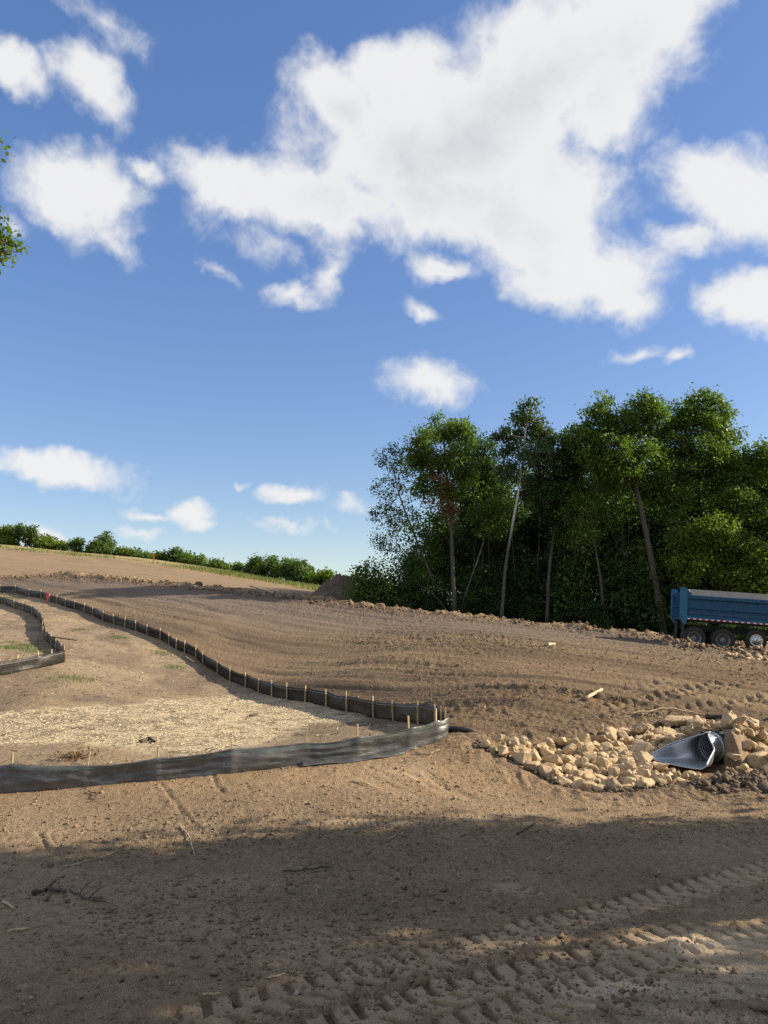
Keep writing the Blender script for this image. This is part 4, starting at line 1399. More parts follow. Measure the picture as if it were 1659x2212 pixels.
def wheel(x, z, r, kind, name='wheel', y=0.0, mirror=False, wdt=.27):
    e = bpy.data.objects.new(name, None); link(e, truck); e.location = (x, y, z)
    e.empty_display_size = .2
    if mirror: e.rotation_euler = (0, 0, math.pi)
    rr = r * .56
    mb = MB()
    mb.lathe([(0.02, rr), (-.005, rr + .03), (-.02, r * .80), (-.005, r * .93), (.03, r), (wdt - .03, r), (wdt + .005, r * .93), (wdt, rr)], sides=40)
    ty = mb.build('tyre', RUBBER, e, True)
    mb = MB()
    for k in range(40):
        a = 2 * math.pi * k / 40
        c, s = math.cos(a), math.sin(a)
        for (ya, yb, tw) in ((.02, wdt * .45, .06), (wdt * .55, wdt - .02, -.06)):
            p = []
            for (yy, da) in ((ya, -.035), (ya, .035), (yb, .035 + tw), (yb, -.035 + tw)):
                for q in (r - .01, r + .016):
                    p.append((q * math.cos(a + da), yy, q * math.sin(a + da)))
            mb.add([p[0], p[2], p[4], p[6], p[1], p[3], p[5], p[7]], [(0, 3, 2, 1), (4, 5, 6, 7), (0, 1, 5, 4), (1, 2, 6, 5), (2, 3, 7, 6), (3, 0, 4, 7)])
    mb.build('tread_lugs', DUSTR, ty)
    mb = MB()
    if kind == 'dish':          # outer wheel of a pair: deep dish, hub far in
        mb.lathe([(-.012, rr + .025), (-.012, rr - .01), (.03, rr - .03), (.20, rr - .05), (.22, .16), (.10, .14), (.06, .10), (.06, .001)], sides=36)
        rim = mb.build('rim', RIMP, e, True)
        hubz = .20
    else:
        mb.lathe([(-.012, rr + .025), (-.018, rr - .005), (.0, rr - .02), (-.03, rr - .06), (-.05, .15), (-.05, .12), (-.13, .10), (-.14, .06), (-.14, .001)], sides=36)
        rim = mb.build('rim', ALU, e, True)
        for k in range(10):
            a = 2 * math.pi * k / 10
            m2 = MB(); m2.lathe([(-.052, .026), (-.052, .0005)], c=((rr - .07) * math.cos(a), 0, (rr - .07) * math.sin(a)), sides=10)
            m2.build('hand_hole', DARK, rim)
    for k in range(10):
        a = 2 * math.pi * (k + .5) / 10
        yb = .215 if kind == 'dish' else -.045
        m2 = MB(); m2.lathe([(yb, .016), (yb - .035, .016), (yb - .04, .001)], c=(.145 * math.cos(a), 0, .145 * math.sin(a)), sides=6)
        m2.build('wheel_nut', RIMP if kind == 'dish' else DARK, rim)
    return e

wheel(0, .52, .52, 'dish'); wheel(1.28, .52, .52, 'dish')
wheel(2.72, .64, .46, 'disc', wdt=.3)
wheel(0, .52, .52, 'dish', y=2.32, mirror=True); wheel(1.28, .52, .52, 'dish', y=2.32, mirror=True)
wheel(6.55, .52, .52, 'disc', y=-.02, wdt=.3); wheel(6.55, .52, .52, 'disc', y=2.34, mirror=True, wdt=.3)
# inner wheels of the pairs
for x in (0, 1.28):
    mb = MB(); mb.lathe([(.33, .29), (.31, .40), (.34, .50), (.37, .52), (.56, .52), (.60, .42), (.58, .29)], c=(x, 0, .52), sides=36); mb.build('inner_tyre', RUBBER, truck, True)
# cab, beyond the picture's edge but part of the same truck
mb = MB(); mb.prism([(5.05, .95), (6.75, .95), (6.75, 1.75), (6.62, 1.85), (6.45, 2.75), (6.3, 2.85), (5.12, 2.85), (5.05, 2.75)], Y0 + .02, Y0 + W2 - .02); cabo = mb.build('cab', BLUE, truck)
mb = MB(); mb.prism([(6.75, .98), (8.0, .98), (8.05, 1.25), (7.95, 1.62), (6.75, 1.82)], Y0 + .30, Y0 + W2 - .30); mb.build('bonnet', BLUE, truck)
mb = MB(); mb.prism([(5.5, 1.85), (6.5, 1.85), (6.38, 2.6), (5.5, 2.6)], Y0 + .012, Y0 + .018); mb.build('side_window', GLASS, cabo)
mb = MB(); mb.box((7.95, Y0 + .05, .45), (8.12, Y0 + W2 - .05, .8), .03); mb.build('bumper', ALU, truck)
mb = MB(); mb.prism([(5.95, .75), (6.05, 1.0), (6.35, 1.16), (6.8, 1.16), (7.1, .98), (7.2, .7), (7.1, .7), (7.0, .92), (6.75, 1.08), (6.4, 1.08), (6.15, .95), (6.05, .72)], Y0 - .02, Y0 + .42); mb.build('mudguard', BLUE, truck)
mb = MB(); mb.tube([(5.0 + .9, Y0 + .05, .62), (3.9, Y0 + .05, .62)], .28, 18); mb.build('fuel_tank', ALU, truck, True)
mb = MB(); mb.tube([(4.98, Y0 + .2, 1.2), (4.98, Y0 + .2, 3.2)], .06, 12); mb.build('exhaust_stack', ALU, truck, True)
mb = MB(); mb.box((8.0, Y0 + .35, 1.05), (8.06, Y0 + .6, 1.2), .01); mb.build('headlight', LAMP_W, truck)
mb = MB(); mb.box((8.0, Y0 + W2 - .6, 1.05), (8.06, Y0 + W2 - .35, 1.2), .01); mb.build('headlight', LAMP_W, truck)

# ================================================================ trees
def leaf_material(name, c1, c2, trans=.45, back=None):
    m = bpy.data.materials.new(name)
    m.use_nodes = True
    t = m.node_tree
    b = t.nodes['Principled BSDF']
    b.inputs['Roughness'].default_value = .5
    b.inputs['Specular IOR Level'].default_value = .35
    ge = N(t, 'ShaderNodeNewGeometry')
    tcn = N(t, 'ShaderNodeTexCoord')
    nz = N(t, 'ShaderNodeTexNoise'); nz.inputs['Scale'].default_value = .55; nz.inputs['Detail'].default_value = 3
    L(t, tcn.outputs['Object'], nz.inputs['Vector'])
    k = M_(t, 'ADD', M_(t, 'MULTIPLY', ge.outputs['Random Per Island'], .6), M_(t, 'MULTIPLY_ADD', nz.outputs['Fac'], 1.3, -.45), clamp=True)
    mx = N(t, 'ShaderNodeMix', data_type='RGBA')
    mx.inputs['A'].default_value = (*c1, 1); mx.inputs['B'].default_value = (*c2, 1)
    L(t, k, mx.inputs['Factor']); L(t, mx.outputs['Result'], b.inputs['Base Color'])
    tr = N(t, 'ShaderNodeBsdfTranslucent')
    br = N(t, 'ShaderNodeMix', data_type='RGBA', blend_type='MULTIPLY')
    br.inputs['Factor'].default_value = 1
    br.inputs['B'].default_value = (1.35, 1.5, .6, 1)
    L(t, mx.outputs['Result'], br.inputs['A']); L(t, br.outputs['Result'], tr.inputs['Color'])
    ms = N(t, 'ShaderNodeMixShader'); ms.inputs[0].default_value = trans
    L(t, b.outputs[0], ms.inputs[1]); L(t, tr.outputs[0], ms.inputs[2])
    L(t, ms.outputs[0], t.nodes['Material Output'].inputs['Surface'])
    return m

LEAF = {
    'maple': leaf_material('leaf_maple', (.052, .098, .018), (.128, .190, .034)),
    'ash': leaf_material('leaf_ash', (.062, .112, .020), (.130, .190, .036)),
    'aspen': leaf_material('leaf_aspen', (.050, .085, .034), (.105, .150, .065), .3),
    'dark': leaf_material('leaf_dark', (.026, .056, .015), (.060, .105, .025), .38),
    'yellow': leaf_material('leaf_yellow', (.085, .125, .018), (.150, .195, .030)),
    'hedge': leaf_material('leaf_hedge', (.060, .105, .024), (.120, .175, .038)),
    'mid': leaf_material('leaf_mid', (.050, .092, .028), (.105, .155, .048)),
    'brown': leaf_material('leaf_dead', (.10, .055, .025), (.20, .115, .05), .25),
    'pale': leaf_material('leaf_pale', (.11, .15, .05), (.17, .21, .08)),
}
BARK = mat('bark_grey', (.115, .098, .080), .95, color2=(.06, .05, .04), vscale=7, bump=.8, bscale=22)
BARK_D = mat('bark_dark', (.060, .052, .043), .95, color2=(.035, .03, .025), vscale=6, bump=.6, bscale=20)
BARK_W = mat('bark_white', (.62, .60, .55), .8, color2=(.20, .19, .17), vscale=5, bump=.3, bscale=15)
def _aspen_bark():
    t = BARK_W.node_tree
    rp = t.nodes['Color Ramp']
    rp.color_ramp.elements[0].position = .3; rp.color_ramp.elements[1].position = .46
    tcn = N(t, 'ShaderNodeTexCoord'); sp = N(t, 'ShaderNodeSeparateXYZ'); L(t, tcn.outputs['Object'], sp.inputs[0])
    k = smooth(t, sp.outputs[2], 9.5, 5.0)          # old bark near the ground is dark and furrowed
    mx = N(t, 'ShaderNodeMix', data_type='RGBA'); L(t, k, mx.inputs['Factor'])
    L(t, rp.outputs[0], mx.inputs['A']); mx.inputs['B'].default_value = (.085, .078, .066, 1)
    L(t, mx.outputs['Result'], t.nodes['Principled BSDF'].inputs['Base Color'])
_aspen_bark()

LEAF_BASE = np.array([(0, 0, 0), (.5, .30, .06), (1, 0, -.05), (.5, -.30, .06)])

def leaves_mesh(C, n_per, spread, size, rs, flat=.7):
    """C clump centres (m,3); returns V, F"""
    m = len(C)
    n = m * n_per
    P = np.repeat(C, n_per, 0)
    g = rs.normal(size=(n, 3)) * np.repeat(spread, n_per)[:, None] * np.array([.5, .5, .5 * flat])
    P = P + g
    # leaf axis outwards and drooping a little, normals mostly up
    ax = g / (np.linalg.norm(g, axis=1)[:, None] + 1e-6) + rs.normal(size=(n, 3)) * .7
    ax[:, 2] -= .25
    ax /= np.linalg.norm(ax, axis=1)[:, None]
    up = rs.normal(size=(n, 3)) * .75 + np.array([0, 0, 1])
    b = np.cross(up, ax); b /= np.linalg.norm(b, axis=1)[:, None] + 1e-9
    c = np.cross(ax, b)
    s = size * rs.uniform(.6, 1.3, n)
    V = P[:, None, :] + s[:, None, None] * (LEAF_BASE[None, :, 0:1] * ax[:, None] + LEAF_BASE[None, :, 1:2] * b[:, None] + LEAF_BASE[None, :, 2:3] * c[:, None])
    F = np.arange(n * 4).reshape(n, 4)
    return V.reshape(-1, 3), F

def copy_tree(src, loc, rotz, sc, label=None):
    r = src.copy(); COL.objects.link(r)
    r.location = loc; r.rotation_euler = (0, 0, rotz); r.scale = sc
    if label: r['label'] = label
    for ch in src.children:
        c = ch.copy(); COL.objects.link(c); c.parent = r
    return r

def tree(name, label, trunk, blobs, leaf='maple', bark=None, dens=1.0, size=.17, n_per=26, group=None, cat='tree', seed=0, base=None, extra=None, fill=.55, limbs=True, csize=.55, trunk_name='trunk'):
    """trunk: list of (x, y, z, r) in the world, from the ground up; blobs: (x, y, z, rx, ry, rz)"""
    rs = np.random.default_rng(700 + seed)
    b0 = np.array(trunk[0][:3]) if base is None else np.array(base)
    root = empty(name, tuple(b0))
    tag(root, label, cat, group)
    T = np.array(trunk, float)
    mb = MB()
    # smooth the run of the trunk
    tt = np.linspace(0, 1, len(T)); q = np.linspace(0, 1, max(6, len(T) * 4))
    cur = np.column_stack([np.interp(q, tt, T[:, k]) for k in range(4)])
    if len(T) > 2:
        kk = np.array([.25, .5, .25])
        for _ in range(3):
            cur[1:-1] = cur[:-2] * .25 + cur[1:-1] * .5 + cur[2:] * .25
    cur[:, 0] += .06 * (vn(cur[:, 2] * .7, q * 3, seed + 5) - .5); cur[:, 1] += .06 * (vn(cur[:, 2] * .7, q * 3 + 9, seed + 6) - .5)
    cur[0, 2] -= .3
    cur[0, 3] *= 1.35; cur[1, 3] *= 1.1
    mb.tube([tuple(c[:3] - b0) for c in cur], [c[3] for c in cur], 9)
    C = []; SPR = []
    for (x, y, z, rx, ry, rz) in blobs:
        vol = rx * ry * rz
        m = max(5, int(dens * 8.6 * (rx * ry + ry * rz + rx * rz) / 3 / (csize * csize)))
        d = rs.normal(size=(m, 3)); d /= np.linalg.norm(d, axis=1)[:, None]
        rad = rs.uniform(fill ** 3, 1.0, m) ** (1 / 3.)
        rad *= 1 + .16 * rs.normal(size=m)
        P = np.column_stack([x + d[:, 0] * rx * rad, y + d[:, 1] * ry * rad, z + d[:, 2] * rz * rad])
        C.append(P); SPR.append(csize * rs.uniform(.55, 1.25, m))
        if limbs:
            # limb from the trunk to the blob, a few twigs inside it
            cz = z - rz * .5
            i = int(np.clip(np.searchsorted(cur[:, 2], cz - .35 * math.hypot(x - cur[-1, 0], y - cur[-1, 1])), 1, len(cur) - 1))
            a = cur[i]
            r0 = max(.02, a[3] * .5)
            mid = (a[:3] * .5 + np.array([x, y, z]) * .5) + rs.normal(size=3) * .15
            mb.tube([tuple(a[:3] - b0), tuple(mid - b0), tuple(np.array([x, y, z + rz * .2]) - b0)], [r0, r0 * .7, r0 * .3], 6)
            for k in rs.choice(m, min(m, 7), replace=False):
                mb.tube([tuple(np.array([x, y, z]) * .8 + mid * .2 - b0), tuple((P[k] + np.array([x, y, z])) / 2 + rs.normal(size=3) * .08 - b0), tuple(P[k] - b0)], [r0 * .35, r0 * .22, .008], 5)
    mb.build(trunk_name, bark or BARK, root, True)
    if C:
        C = np.vstack(C); SPR = np.concatenate(SPR)
        V, F = leaves_mesh(C - b0, n_per, SPR, size, rs)
        mesh_np('crown', V, F, LEAF[leaf], False, root)
    if extra:
        eb, el, en = extra
        CE = []
        for (x, y, z, rx, ry, rz) in eb:
            d = rs.normal(size=(en, 3)) * .5
            CE.append(np.array([x, y, z]) + d * np.array([rx, ry, rz]))
        CE = np.vstack(CE)
        V, F = leaves_mesh(CE - b0, 14, np.full(len(CE), .35), size * 1.1, rs)
        mesh_np('dead_leaves', V, F, LEAF[el], False, root)
    return root

def px_tree(name, label, d, trunk_px, blobs_px, leaf='maple', depth=1.0, rbase=.2, rtop=.05, **kw):
    """picture outlines carried to the distance d at which the trunk meets the ground"""
    sc = d / FPX
    u0, v0 = trunk_px[0]
    b = at(u0, v0, d)
    g = gz(b[0], b[1])
    n = len(trunk_px)
    trunk = []
    for i, (u, v) in enumerate(trunk_px):
        p = at(u, v, d)
        if i == 0: p[2] = g
        trunk.append((p[0], p[1], p[2], rbase + (rtop - rbase) * i / max(1, n - 1)))
    rs = random.Random(kw.get('seed', 0))
    bl = []
    for (u, v, ru, rv) in blobs_px:
        dy = rs.uniform(-.9, .9) * depth
        p = at(u, v, d + dy)
        rx, rz = ru * sc, rv * sc
        bl.append((p[0], p[1], p[2], rx, (rx + rz) * .5, rz))
    return tree(name, label, trunk, bl, leaf, **kw)


# ---- the wood, front row
px_tree('ash_tree', 'thin leaning tree with sparse foliage at the open corner of the wood', 61, [(963, 1326), (925, 1230), (868, 1090), (846, 1005)],
        [(845, 985, 34, 32), (872, 1012, 28, 26), (838, 1050, 36, 30), (832, 1112, 42, 26), (872, 1130, 44, 30), (838, 1165, 34, 22), (905, 1075, 34, 36), (858, 1205, 42, 26), (905, 1160, 36, 30)], 'dark', rbase=.13, rtop=.03, dens=.62, size=.21, n_per=22, seed=1, csize=.5)
px_tree('ash_tree', 'bright topped ash with hanging brown dead leaves round its straight pale trunk', 59, [(982, 1330), (975, 1132), (967, 1056), (956, 930)],
        [(958, 928, 44, 26), (995, 945, 34, 32), (922, 962, 34, 28), (980, 990, 42, 30), (935, 1005, 36, 26), (902, 990, 26, 26), (1002, 1020, 30, 26), (972, 1060, 30, 24), (918, 1045, 26, 22)], 'ash', rbase=.17, rtop=.05, dens=1.0, size=.23, n_per=54, seed=2,
        extra=([(at(948, 1050, 58.4)[0], 58.3, at(948, 1050, 58.4)[2], .9, .6, 1.8), (at(968, 1080, 58.4)[0], 58.3, at(968, 1085, 58.4)[2], .6, .5, 1.6)], 'brown', 40))
px_tree('sapling', 'slender sapling with pale trunk slanting right beside the bright topped ash', 59.5, [(990, 1330), (1020, 1240), (1056, 1137), (1066, 1090)],
        [(1058, 1085, 40, 36), (1040, 1120, 34, 30), (1072, 1130, 30, 30)], 'maple', rbase=.075, rtop=.025, dens=.9, size=.22, seed=3)
px_tree('dead_sapling', 'bare grey dead sapling bending left under the sparse corner tree', 59.2, [(974, 1328), (950, 1300), (925, 1272), (898, 1262)], [], rbase=.05, rtop=.015, seed=4)
px_tree('aspen_tree', 'tall aspen with white trunk and grey green leaves rising above its neighbours', 58, [(1082, 1318), (1092, 1218), (1108, 1132), (1122, 1045), (1131, 975), (1141, 885)],
        [(1140, 888, 20, 24), (1118, 912, 20, 18), (1162, 912, 18, 26), (1142, 938, 36, 24), (1092, 938, 26, 16), (1112, 978, 32, 24), (1158, 985, 34, 34), (1100, 1018, 26, 24), (1155, 1050, 36, 34), (1176, 950, 16, 28)], 'aspen', bark=BARK_W, rbase=.125, rtop=.05, dens=.72, size=.24, n_per=46, seed=5, csize=.48)
px_tree('maple_tree', 'dark maple filling the gap between the ash and the white aspen', 63, [(1045, 1325), (1042, 1180), (1040, 1010)],
        [(1042, 975, 34, 34), (1030, 1030, 42, 40), (1065, 1040, 40, 44), (1035, 1095, 46, 44), (1080, 1110, 46, 46), (1050, 1160, 50, 40)], 'dark', bark=BARK_D, rbase=.18, dens=1.0, seed=6, size=.23, n_per=50)
px_tree('maple_tree', 'slim maple with two bare lower stems just right of the white aspen', 58.5, [(1181, 1350), (1185, 1250), (1192, 1180), (1211, 1062), (1215, 980)],
        [(1215, 965, 44, 34), (1196, 1010, 40, 38), (1248, 990, 46, 44), (1185, 1070, 36, 36), (1228, 1060, 44, 44), (1205, 1120, 34, 34)], 'dark', rbase=.15, rtop=.05, dens=.95, seed=7, size=.23, n_per=50)
px_tree('sapling', 'very thin dark stem standing tight beside the slim maple', 59, [(1195, 1350), (1200, 1270), (1206, 1190)], [(1210, 1165, 26, 30), (1222, 1190, 24, 22)], 'dark', bark=BARK_D, rbase=.07, rtop=.03, dens=.8, seed=8)
px_tree('maple_tree', 'mid green maple with dim lower trunk between slim maple and great forked one', 57, [(1308, 1363), (1300, 1290), (1295, 1234), (1281, 1153), (1275, 1080)],
        [(1265, 1060, 40, 34), (1292, 1020, 40, 38), (1250, 1110, 38, 36), (1285, 1130, 36, 34), (1262, 1165, 36, 26), (1310, 1090, 36, 40)], 'maple', rbase=.13, rtop=.04, dens=.85, seed=9, size=.18)
px_tree('maple_tree', 'great leaning maple with thick split trunk and three leafy heads behind the truck tail', 56, [(1432, 1374), (1422, 1300), (1416, 1261), (1390, 1121), (1371, 1045), (1362, 950)],
        [(1304, 884, 32, 24), (1340, 915, 34, 32), (1385, 878, 40, 28), (1412, 890, 30, 28), (1372, 925, 48, 30), (1296, 930, 40, 30), (1258, 946, 34, 30), (1325, 975, 50, 34), (1392, 985, 46, 38), (1340, 1030, 44, 34), (1290, 985, 36, 34), (1400, 1050, 42, 34)], 'maple', rbase=.33, rtop=.08, dens=1.05, size=.23, n_per=54, seed=10)
px_tree('maple_tree', 'tall broad maple with the highest crown above the truck bed', 57.5, [(1456, 1374), (1453, 1260), (1452, 1150), (1462, 1020), (1500, 920)],
        [(1465, 902, 38, 30), (1512, 874, 40, 24), (1552, 896, 34, 30), (1500, 925, 50, 34), (1448, 950, 40, 34), (1562, 945, 30, 34), (1528, 975, 50, 38), (1470, 1005, 50, 38), (1570, 1000, 30, 30), (1520, 1045, 48, 36), (1450, 1060, 36, 36)], 'maple', rbase=.24, rtop=.07, dens=1.05, size=.23, n_per=54, seed=11)
px_tree('maple_tree', 'sunlit maple right of the tallest crown with leaves hanging low behind the truck', 56.5, [(1610, 1378), (1612, 1250), (1625, 1100), (1635, 1000)],
        [(1640, 985, 34, 30), (1604, 1030, 40, 34), (1645, 1060, 40, 40), (1590, 1085, 42, 38), (1630, 1125, 46, 40), (1580, 1140, 40, 34), (1665, 1010, 30, 34)], 'ash', rbase=.17, rtop=.05, dens=1.0, size=.23, n_per=54, seed=12)
px_tree('box_elder', 'low spreading yellow green tree over the blue truck bed', 54.5, [(1560, 1378), (1556, 1290), (1560, 1200)],
        [(1552, 1150, 46, 36), (1500, 1165, 40, 36), (1600, 1195, 48, 36), (1535, 1215, 48, 34), (1645, 1205, 40, 38), (1490, 1225, 36, 30), (1590, 1245, 44, 26), (1640, 1255, 40, 26)], 'yellow', rbase=.12, rtop=.04, dens=1.0, size=.24, n_per=46, seed=13)
px_tree('box_elder', 'small yellow green tree hanging beside the thick split trunk', 56.5, [(1470, 1376), (1468, 1300), (1460, 1220)],
        [(1455, 1185, 30, 34), (1478, 1230, 30, 30), (1450, 1110, 30, 34), (1476, 1270, 26, 26)], 'ash', rbase=.09, rtop=.03, dens=.85, size=.22, seed=14)
# ---- rows behind: a few crowns shared by many trees
def proto_tree(seed, h, r, leaf, bark, low, name='maple_tree', size=.32, n_per=32, csize=.85, dens=.85, cat='tree', nb=11):
    q = random.Random(seed)
    bl = []
    for i in range(nb):
        f = i / (nb - 1)
        rad = r * (.50 + .5 * math.sin(math.pi * min(1, f * .8 + .15))) * .68
        a = q.uniform(0, 6.28) + i * 2.4
        o = r * .55 * (1 - .6 * f)
        bl.append((math.cos(a) * o, math.sin(a) * o, low + (h - low - rad * .7) * f, rad * q.uniform(.85, 1.15), rad * q.uniform(.85, 1.15), rad * q.uniform(.65, .9)))
    return tree(name, 'label', [(0, 0, 0, .17), (q.uniform(-.3, .3), q.uniform(-.3, .3), h * .4, .13), (q.uniform(-.4, .4), q.uniform(-.4, .4), h * .8, .04)], bl, leaf, bark=bark, dens=dens, size=size, n_per=n_per, seed=seed, csize=csize, cat=cat)
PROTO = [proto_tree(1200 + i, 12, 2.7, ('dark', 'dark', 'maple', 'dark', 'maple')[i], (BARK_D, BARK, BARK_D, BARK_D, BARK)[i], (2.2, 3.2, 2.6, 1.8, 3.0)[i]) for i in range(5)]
_used = set()
def place(protos, k, x, y, h, h0, rz, label, group, wide=1.0):
    p = protos[k % len(protos)]
    z = gz(x, y) - .05
    s = h / h0
    if id(p) not in _used:
        _used.add(id(p))
        p.location = (x, y, z); p.rotation_euler = (0, 0, rz); p.scale = (s * wide, s * wide, s)
        o = p
    else:
        o = copy_tree(p, (x, y, z), rz, (s * wide, s * wide, s))
    tag(o, label, None, group)
    return o
rows = [(890, 66, 1190), (905, 60, 1175), (960, 57.5, 1060), (1020, 62, 1040), (1085, 59, 1020), (1140, 64, 1005), (1165, 57, 1030), (1210, 60, 1000), (1250, 55, 1000), (1310, 57, 975), (1345, 51, 1010), (1365, 62, 975), (1420, 55, 965), (1450, 50, 1050), (1490, 58, 975), (1520, 51, 1040), (1555, 56, 965), (1600, 51, 1060), (1630, 58, 990), (1690, 55, 985),
        (930, 72, 1185), (985, 72, 1120), (1055, 70, 1080), (1110, 72, 1080), (1175, 72, 1070), (1235, 68, 1060), (1290, 70, 1050), (1350, 70, 1050), (1410, 70, 1050), (1470, 69, 1050), (1530, 70, 1050), (1590, 68, 1050), (1650, 70, 1050), (1000, 66, 1110), (1130, 58, 1150), (1230, 54, 1160), (1390, 50, 1150)]
for i, (u, d, top) in enumerate(rows):
    d += np.interp(u, [1000, 1250, 1400], [8, 10, 11])
    x = at(u, 1200, d)[0]
    h = at(u, top, d)[2] - gz(x, d)
    lab = 'shaded tree deep inside the wood behind the front row' if d < 72 else 'tree at the far back of the wood seen only as dark foliage between the trunks'
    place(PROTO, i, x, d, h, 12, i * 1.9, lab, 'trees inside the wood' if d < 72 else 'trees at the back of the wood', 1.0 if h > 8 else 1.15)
for i, (x, y, h) in enumerate(((33, 57, 16), (37, 59, 16), (42, 60, 17), (47, 62, 17), (35, 66, 17), (41, 69, 18), (49, 70, 18), (38, 76, 17), (46, 79, 18), (34, 82, 17))):
    place(PROTO, i + 2, x, y, h, 12, i * 2.3, 'green tree where the wood runs on past the truck cab', 'trees past the truck cab')
# ---- understorey along the wood's foot
UPROTO = [proto_tree(1250 + i, 3.6, 1.5, ('dark', 'hedge', 'dark', 'hedge')[i], BARK_D, .5, 'shrub', .22, 24, .5, .8, 'shrub', 6) for i in range(4)]
under = [(800, 1210, 55, 1), (826, 1232, 54, 3), (788, 1262, 57, 1), (858, 1225, 54.5, 0), (900, 1238, 54, 2), (940, 1252, 54, 0), (1025, 1235, 53.5, 2), (1065, 1215, 53.5, 0), (1130, 1232, 53, 2), (1160, 1195, 53, 0), (1012, 1275, 52.5, 0), (1110, 1285, 52, 2), (1150, 1290, 50.5, 0),
         (1230, 1215, 49.5, 0), (1255, 1180, 48.5, 1), (1262, 1275, 48, 2), (1340, 1200, 46.5, 0), (1350, 1285, 46.5, 2), (1330, 1150, 48, 0), (1375, 1230, 45.5, 2), (1395, 1170, 46, 3), (1440, 1310, 45, 0), (1490, 1265, 45, 1), (1560, 1265, 45, 2), (1630, 1265, 45, 0), (1105, 1150, 54.5, 0), (1215, 1300, 48.5, 2), (1290, 1300, 46, 0), (1400, 1300, 45, 2), (870, 1280, 52.8, 2), (925, 1290, 52.6, 0), (1690, 1280, 44, 1), (835, 1285, 53, 3), (1500, 1335, 33.5, 0), (1560, 1335, 34, 2), (1620, 1338, 33.5, 0), (1690, 1335, 34, 2), (1760, 1330, 33, 0), (1060, 1295, 51.5, 0), (1520, 1300, 43.5, 0)]  # row hidden behind the truck added to darken the ground seen under it
for i, (u, top, d, k) in enumerate(under):
    d += np.interp(u, [1000, 1250, 1400], [7, 10, 11.5])
    x = at(u, 1200, d)[0]
    h = at(u, top, d)[2] - gz(x, d)
    lab = 'leafy understorey shrub filling the dark foot of the wood' if k in (0, 2) else 'lighter green understorey shrub at the edge of the wood'
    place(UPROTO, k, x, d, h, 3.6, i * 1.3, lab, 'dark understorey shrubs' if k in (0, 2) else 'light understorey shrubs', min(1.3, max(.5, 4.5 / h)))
px_tree('shrub', 'pale yellow green bush showing between the stockpile and the wood', 78, [(765, 1290), (765, 1262)], [(757, 1255, 12, 14), (772, 1250, 14, 16), (768, 1268, 18, 12), (745, 1262, 8, 10)], 'pale', rbase=.06, rtop=.02, dens=1, size=.22, seed=120, cat='shrub', csize=.5)

# thin bare stems in the wood's shade
for i, (u, d, lean) in enumerate(((1010, 55, 8), (1120, 53, -6), (1155, 52, 4), (1225, 50, 12), (1240, 50, -5), (1345, 47, 6), (1365, 46.5, -9), (1395, 46, 3), (1480, 45, 5), (1505, 45, -7), (1062, 54, -3))):
    px_tree('sapling', 'thin leafless sapling stem in the deep shade of the wood', d + np.interp(u, [1000, 1250, 1400], [7, 10, 11.5]), [(u, 1340), (u + lean, 1270), (u + lean * 2, 1190), (u + lean * 2.4, 1120)], [], bark=BARK, rbase=.05, rtop=.02, seed=130 + i, group='bare stems in the wood')

# ---- hedgerow on the skyline
hedge = [(-40, 1150, 26, 24, 'hedge'), (10, 1157, 26, 20, 'yellow'), (42, 1146, 15, 14, 'mid'), (67, 1155, 16, 18, 'mid'), (98, 1170, 24, 14, 'yellow'), (128, 1177, 20, 10, 'yellow'), (166, 1179, 16, 17, 'mid'), (195, 1184, 12, 11, 'yellow'), (222, 1174, 20, 26, 'mid'), (262, 1193, 24, 14, 'hedge'), (292, 1198, 18, 11, 'hedge'), (317, 1205, 12, 8, 'hedge'), (350, 1203, 18, 14, 'hedge'), (372, 1199, 17, 17, 'mid'), (402, 1205, 20, 15, 'hedge'), (432, 1212, 15, 12, 'hedge'), (462, 1219, 20, 11, 'mid'), (484, 1225, 12, 7, 'hedge')]
for i, (u, v, ru, rv, lf_) in enumerate(hedge):
    d = np.interp(u, [-40, 0, 300, 502], [163, 160, 150, 136])
    r = random.Random(1000 + i)
    bl = [(u + r.uniform(-.45, .45) * ru, v + r.uniform(-.35, .45) * rv, ru * r.uniform(.5, .75), rv * r.uniform(.45, .7)) for _ in range(4)] + [(u, v + rv * .8, ru * .9, rv * .6)]
    lab = {'yellow': 'yellow green bush in the hedgerow along the hill crest', 'mid': 'dark green rounded tree standing in the hedgerow along the hill crest', 'hedge': 'mid green bush in the hedgerow along the hill crest'}[lf_]
    lab = {42: 'dark round tree rising behind the largest yellow green bush of the crest hedgerow', 67: 'upright dark tree in the crest hedgerow flanked by yellow green bushes on both sides', 166: 'small pointed dark tree next to the tallest tree of the crest hedgerow', 222: 'tallest dome shaped dark tree of the crest hedgerow',
           372: 'broad dark tree in the crest hedgerow just past the orange laths', 462: 'low dark tree near the downhill end of the crest hedgerow', 10: 'largest yellow green bush of the crest hedgerow', 98: 'wide yellow green bush downhill of the upright dark hedgerow tree', 128: 'low tapering yellow green bush uphill of the small pointed hedgerow tree', 195: 'small yellow green bush wedged between two dark hedgerow trees'}.get(u, lab)
    rv *= 1.12
    px_tree('hedgerow_tree' if lf_ == 'mid' else 'hedgerow_bush', lab, d, [(u, v + rv + 8), (u, v + rv * .2)], bl, lf_, bark=BARK_D, rbase=.12, rtop=.05, dens=1.0, size=.5, n_per=34, seed=150 + i, group=lf_ + ' trees of the crest hedgerow', cat='tree' if lf_ == 'mid' else 'bush', csize=.85, depth=2)
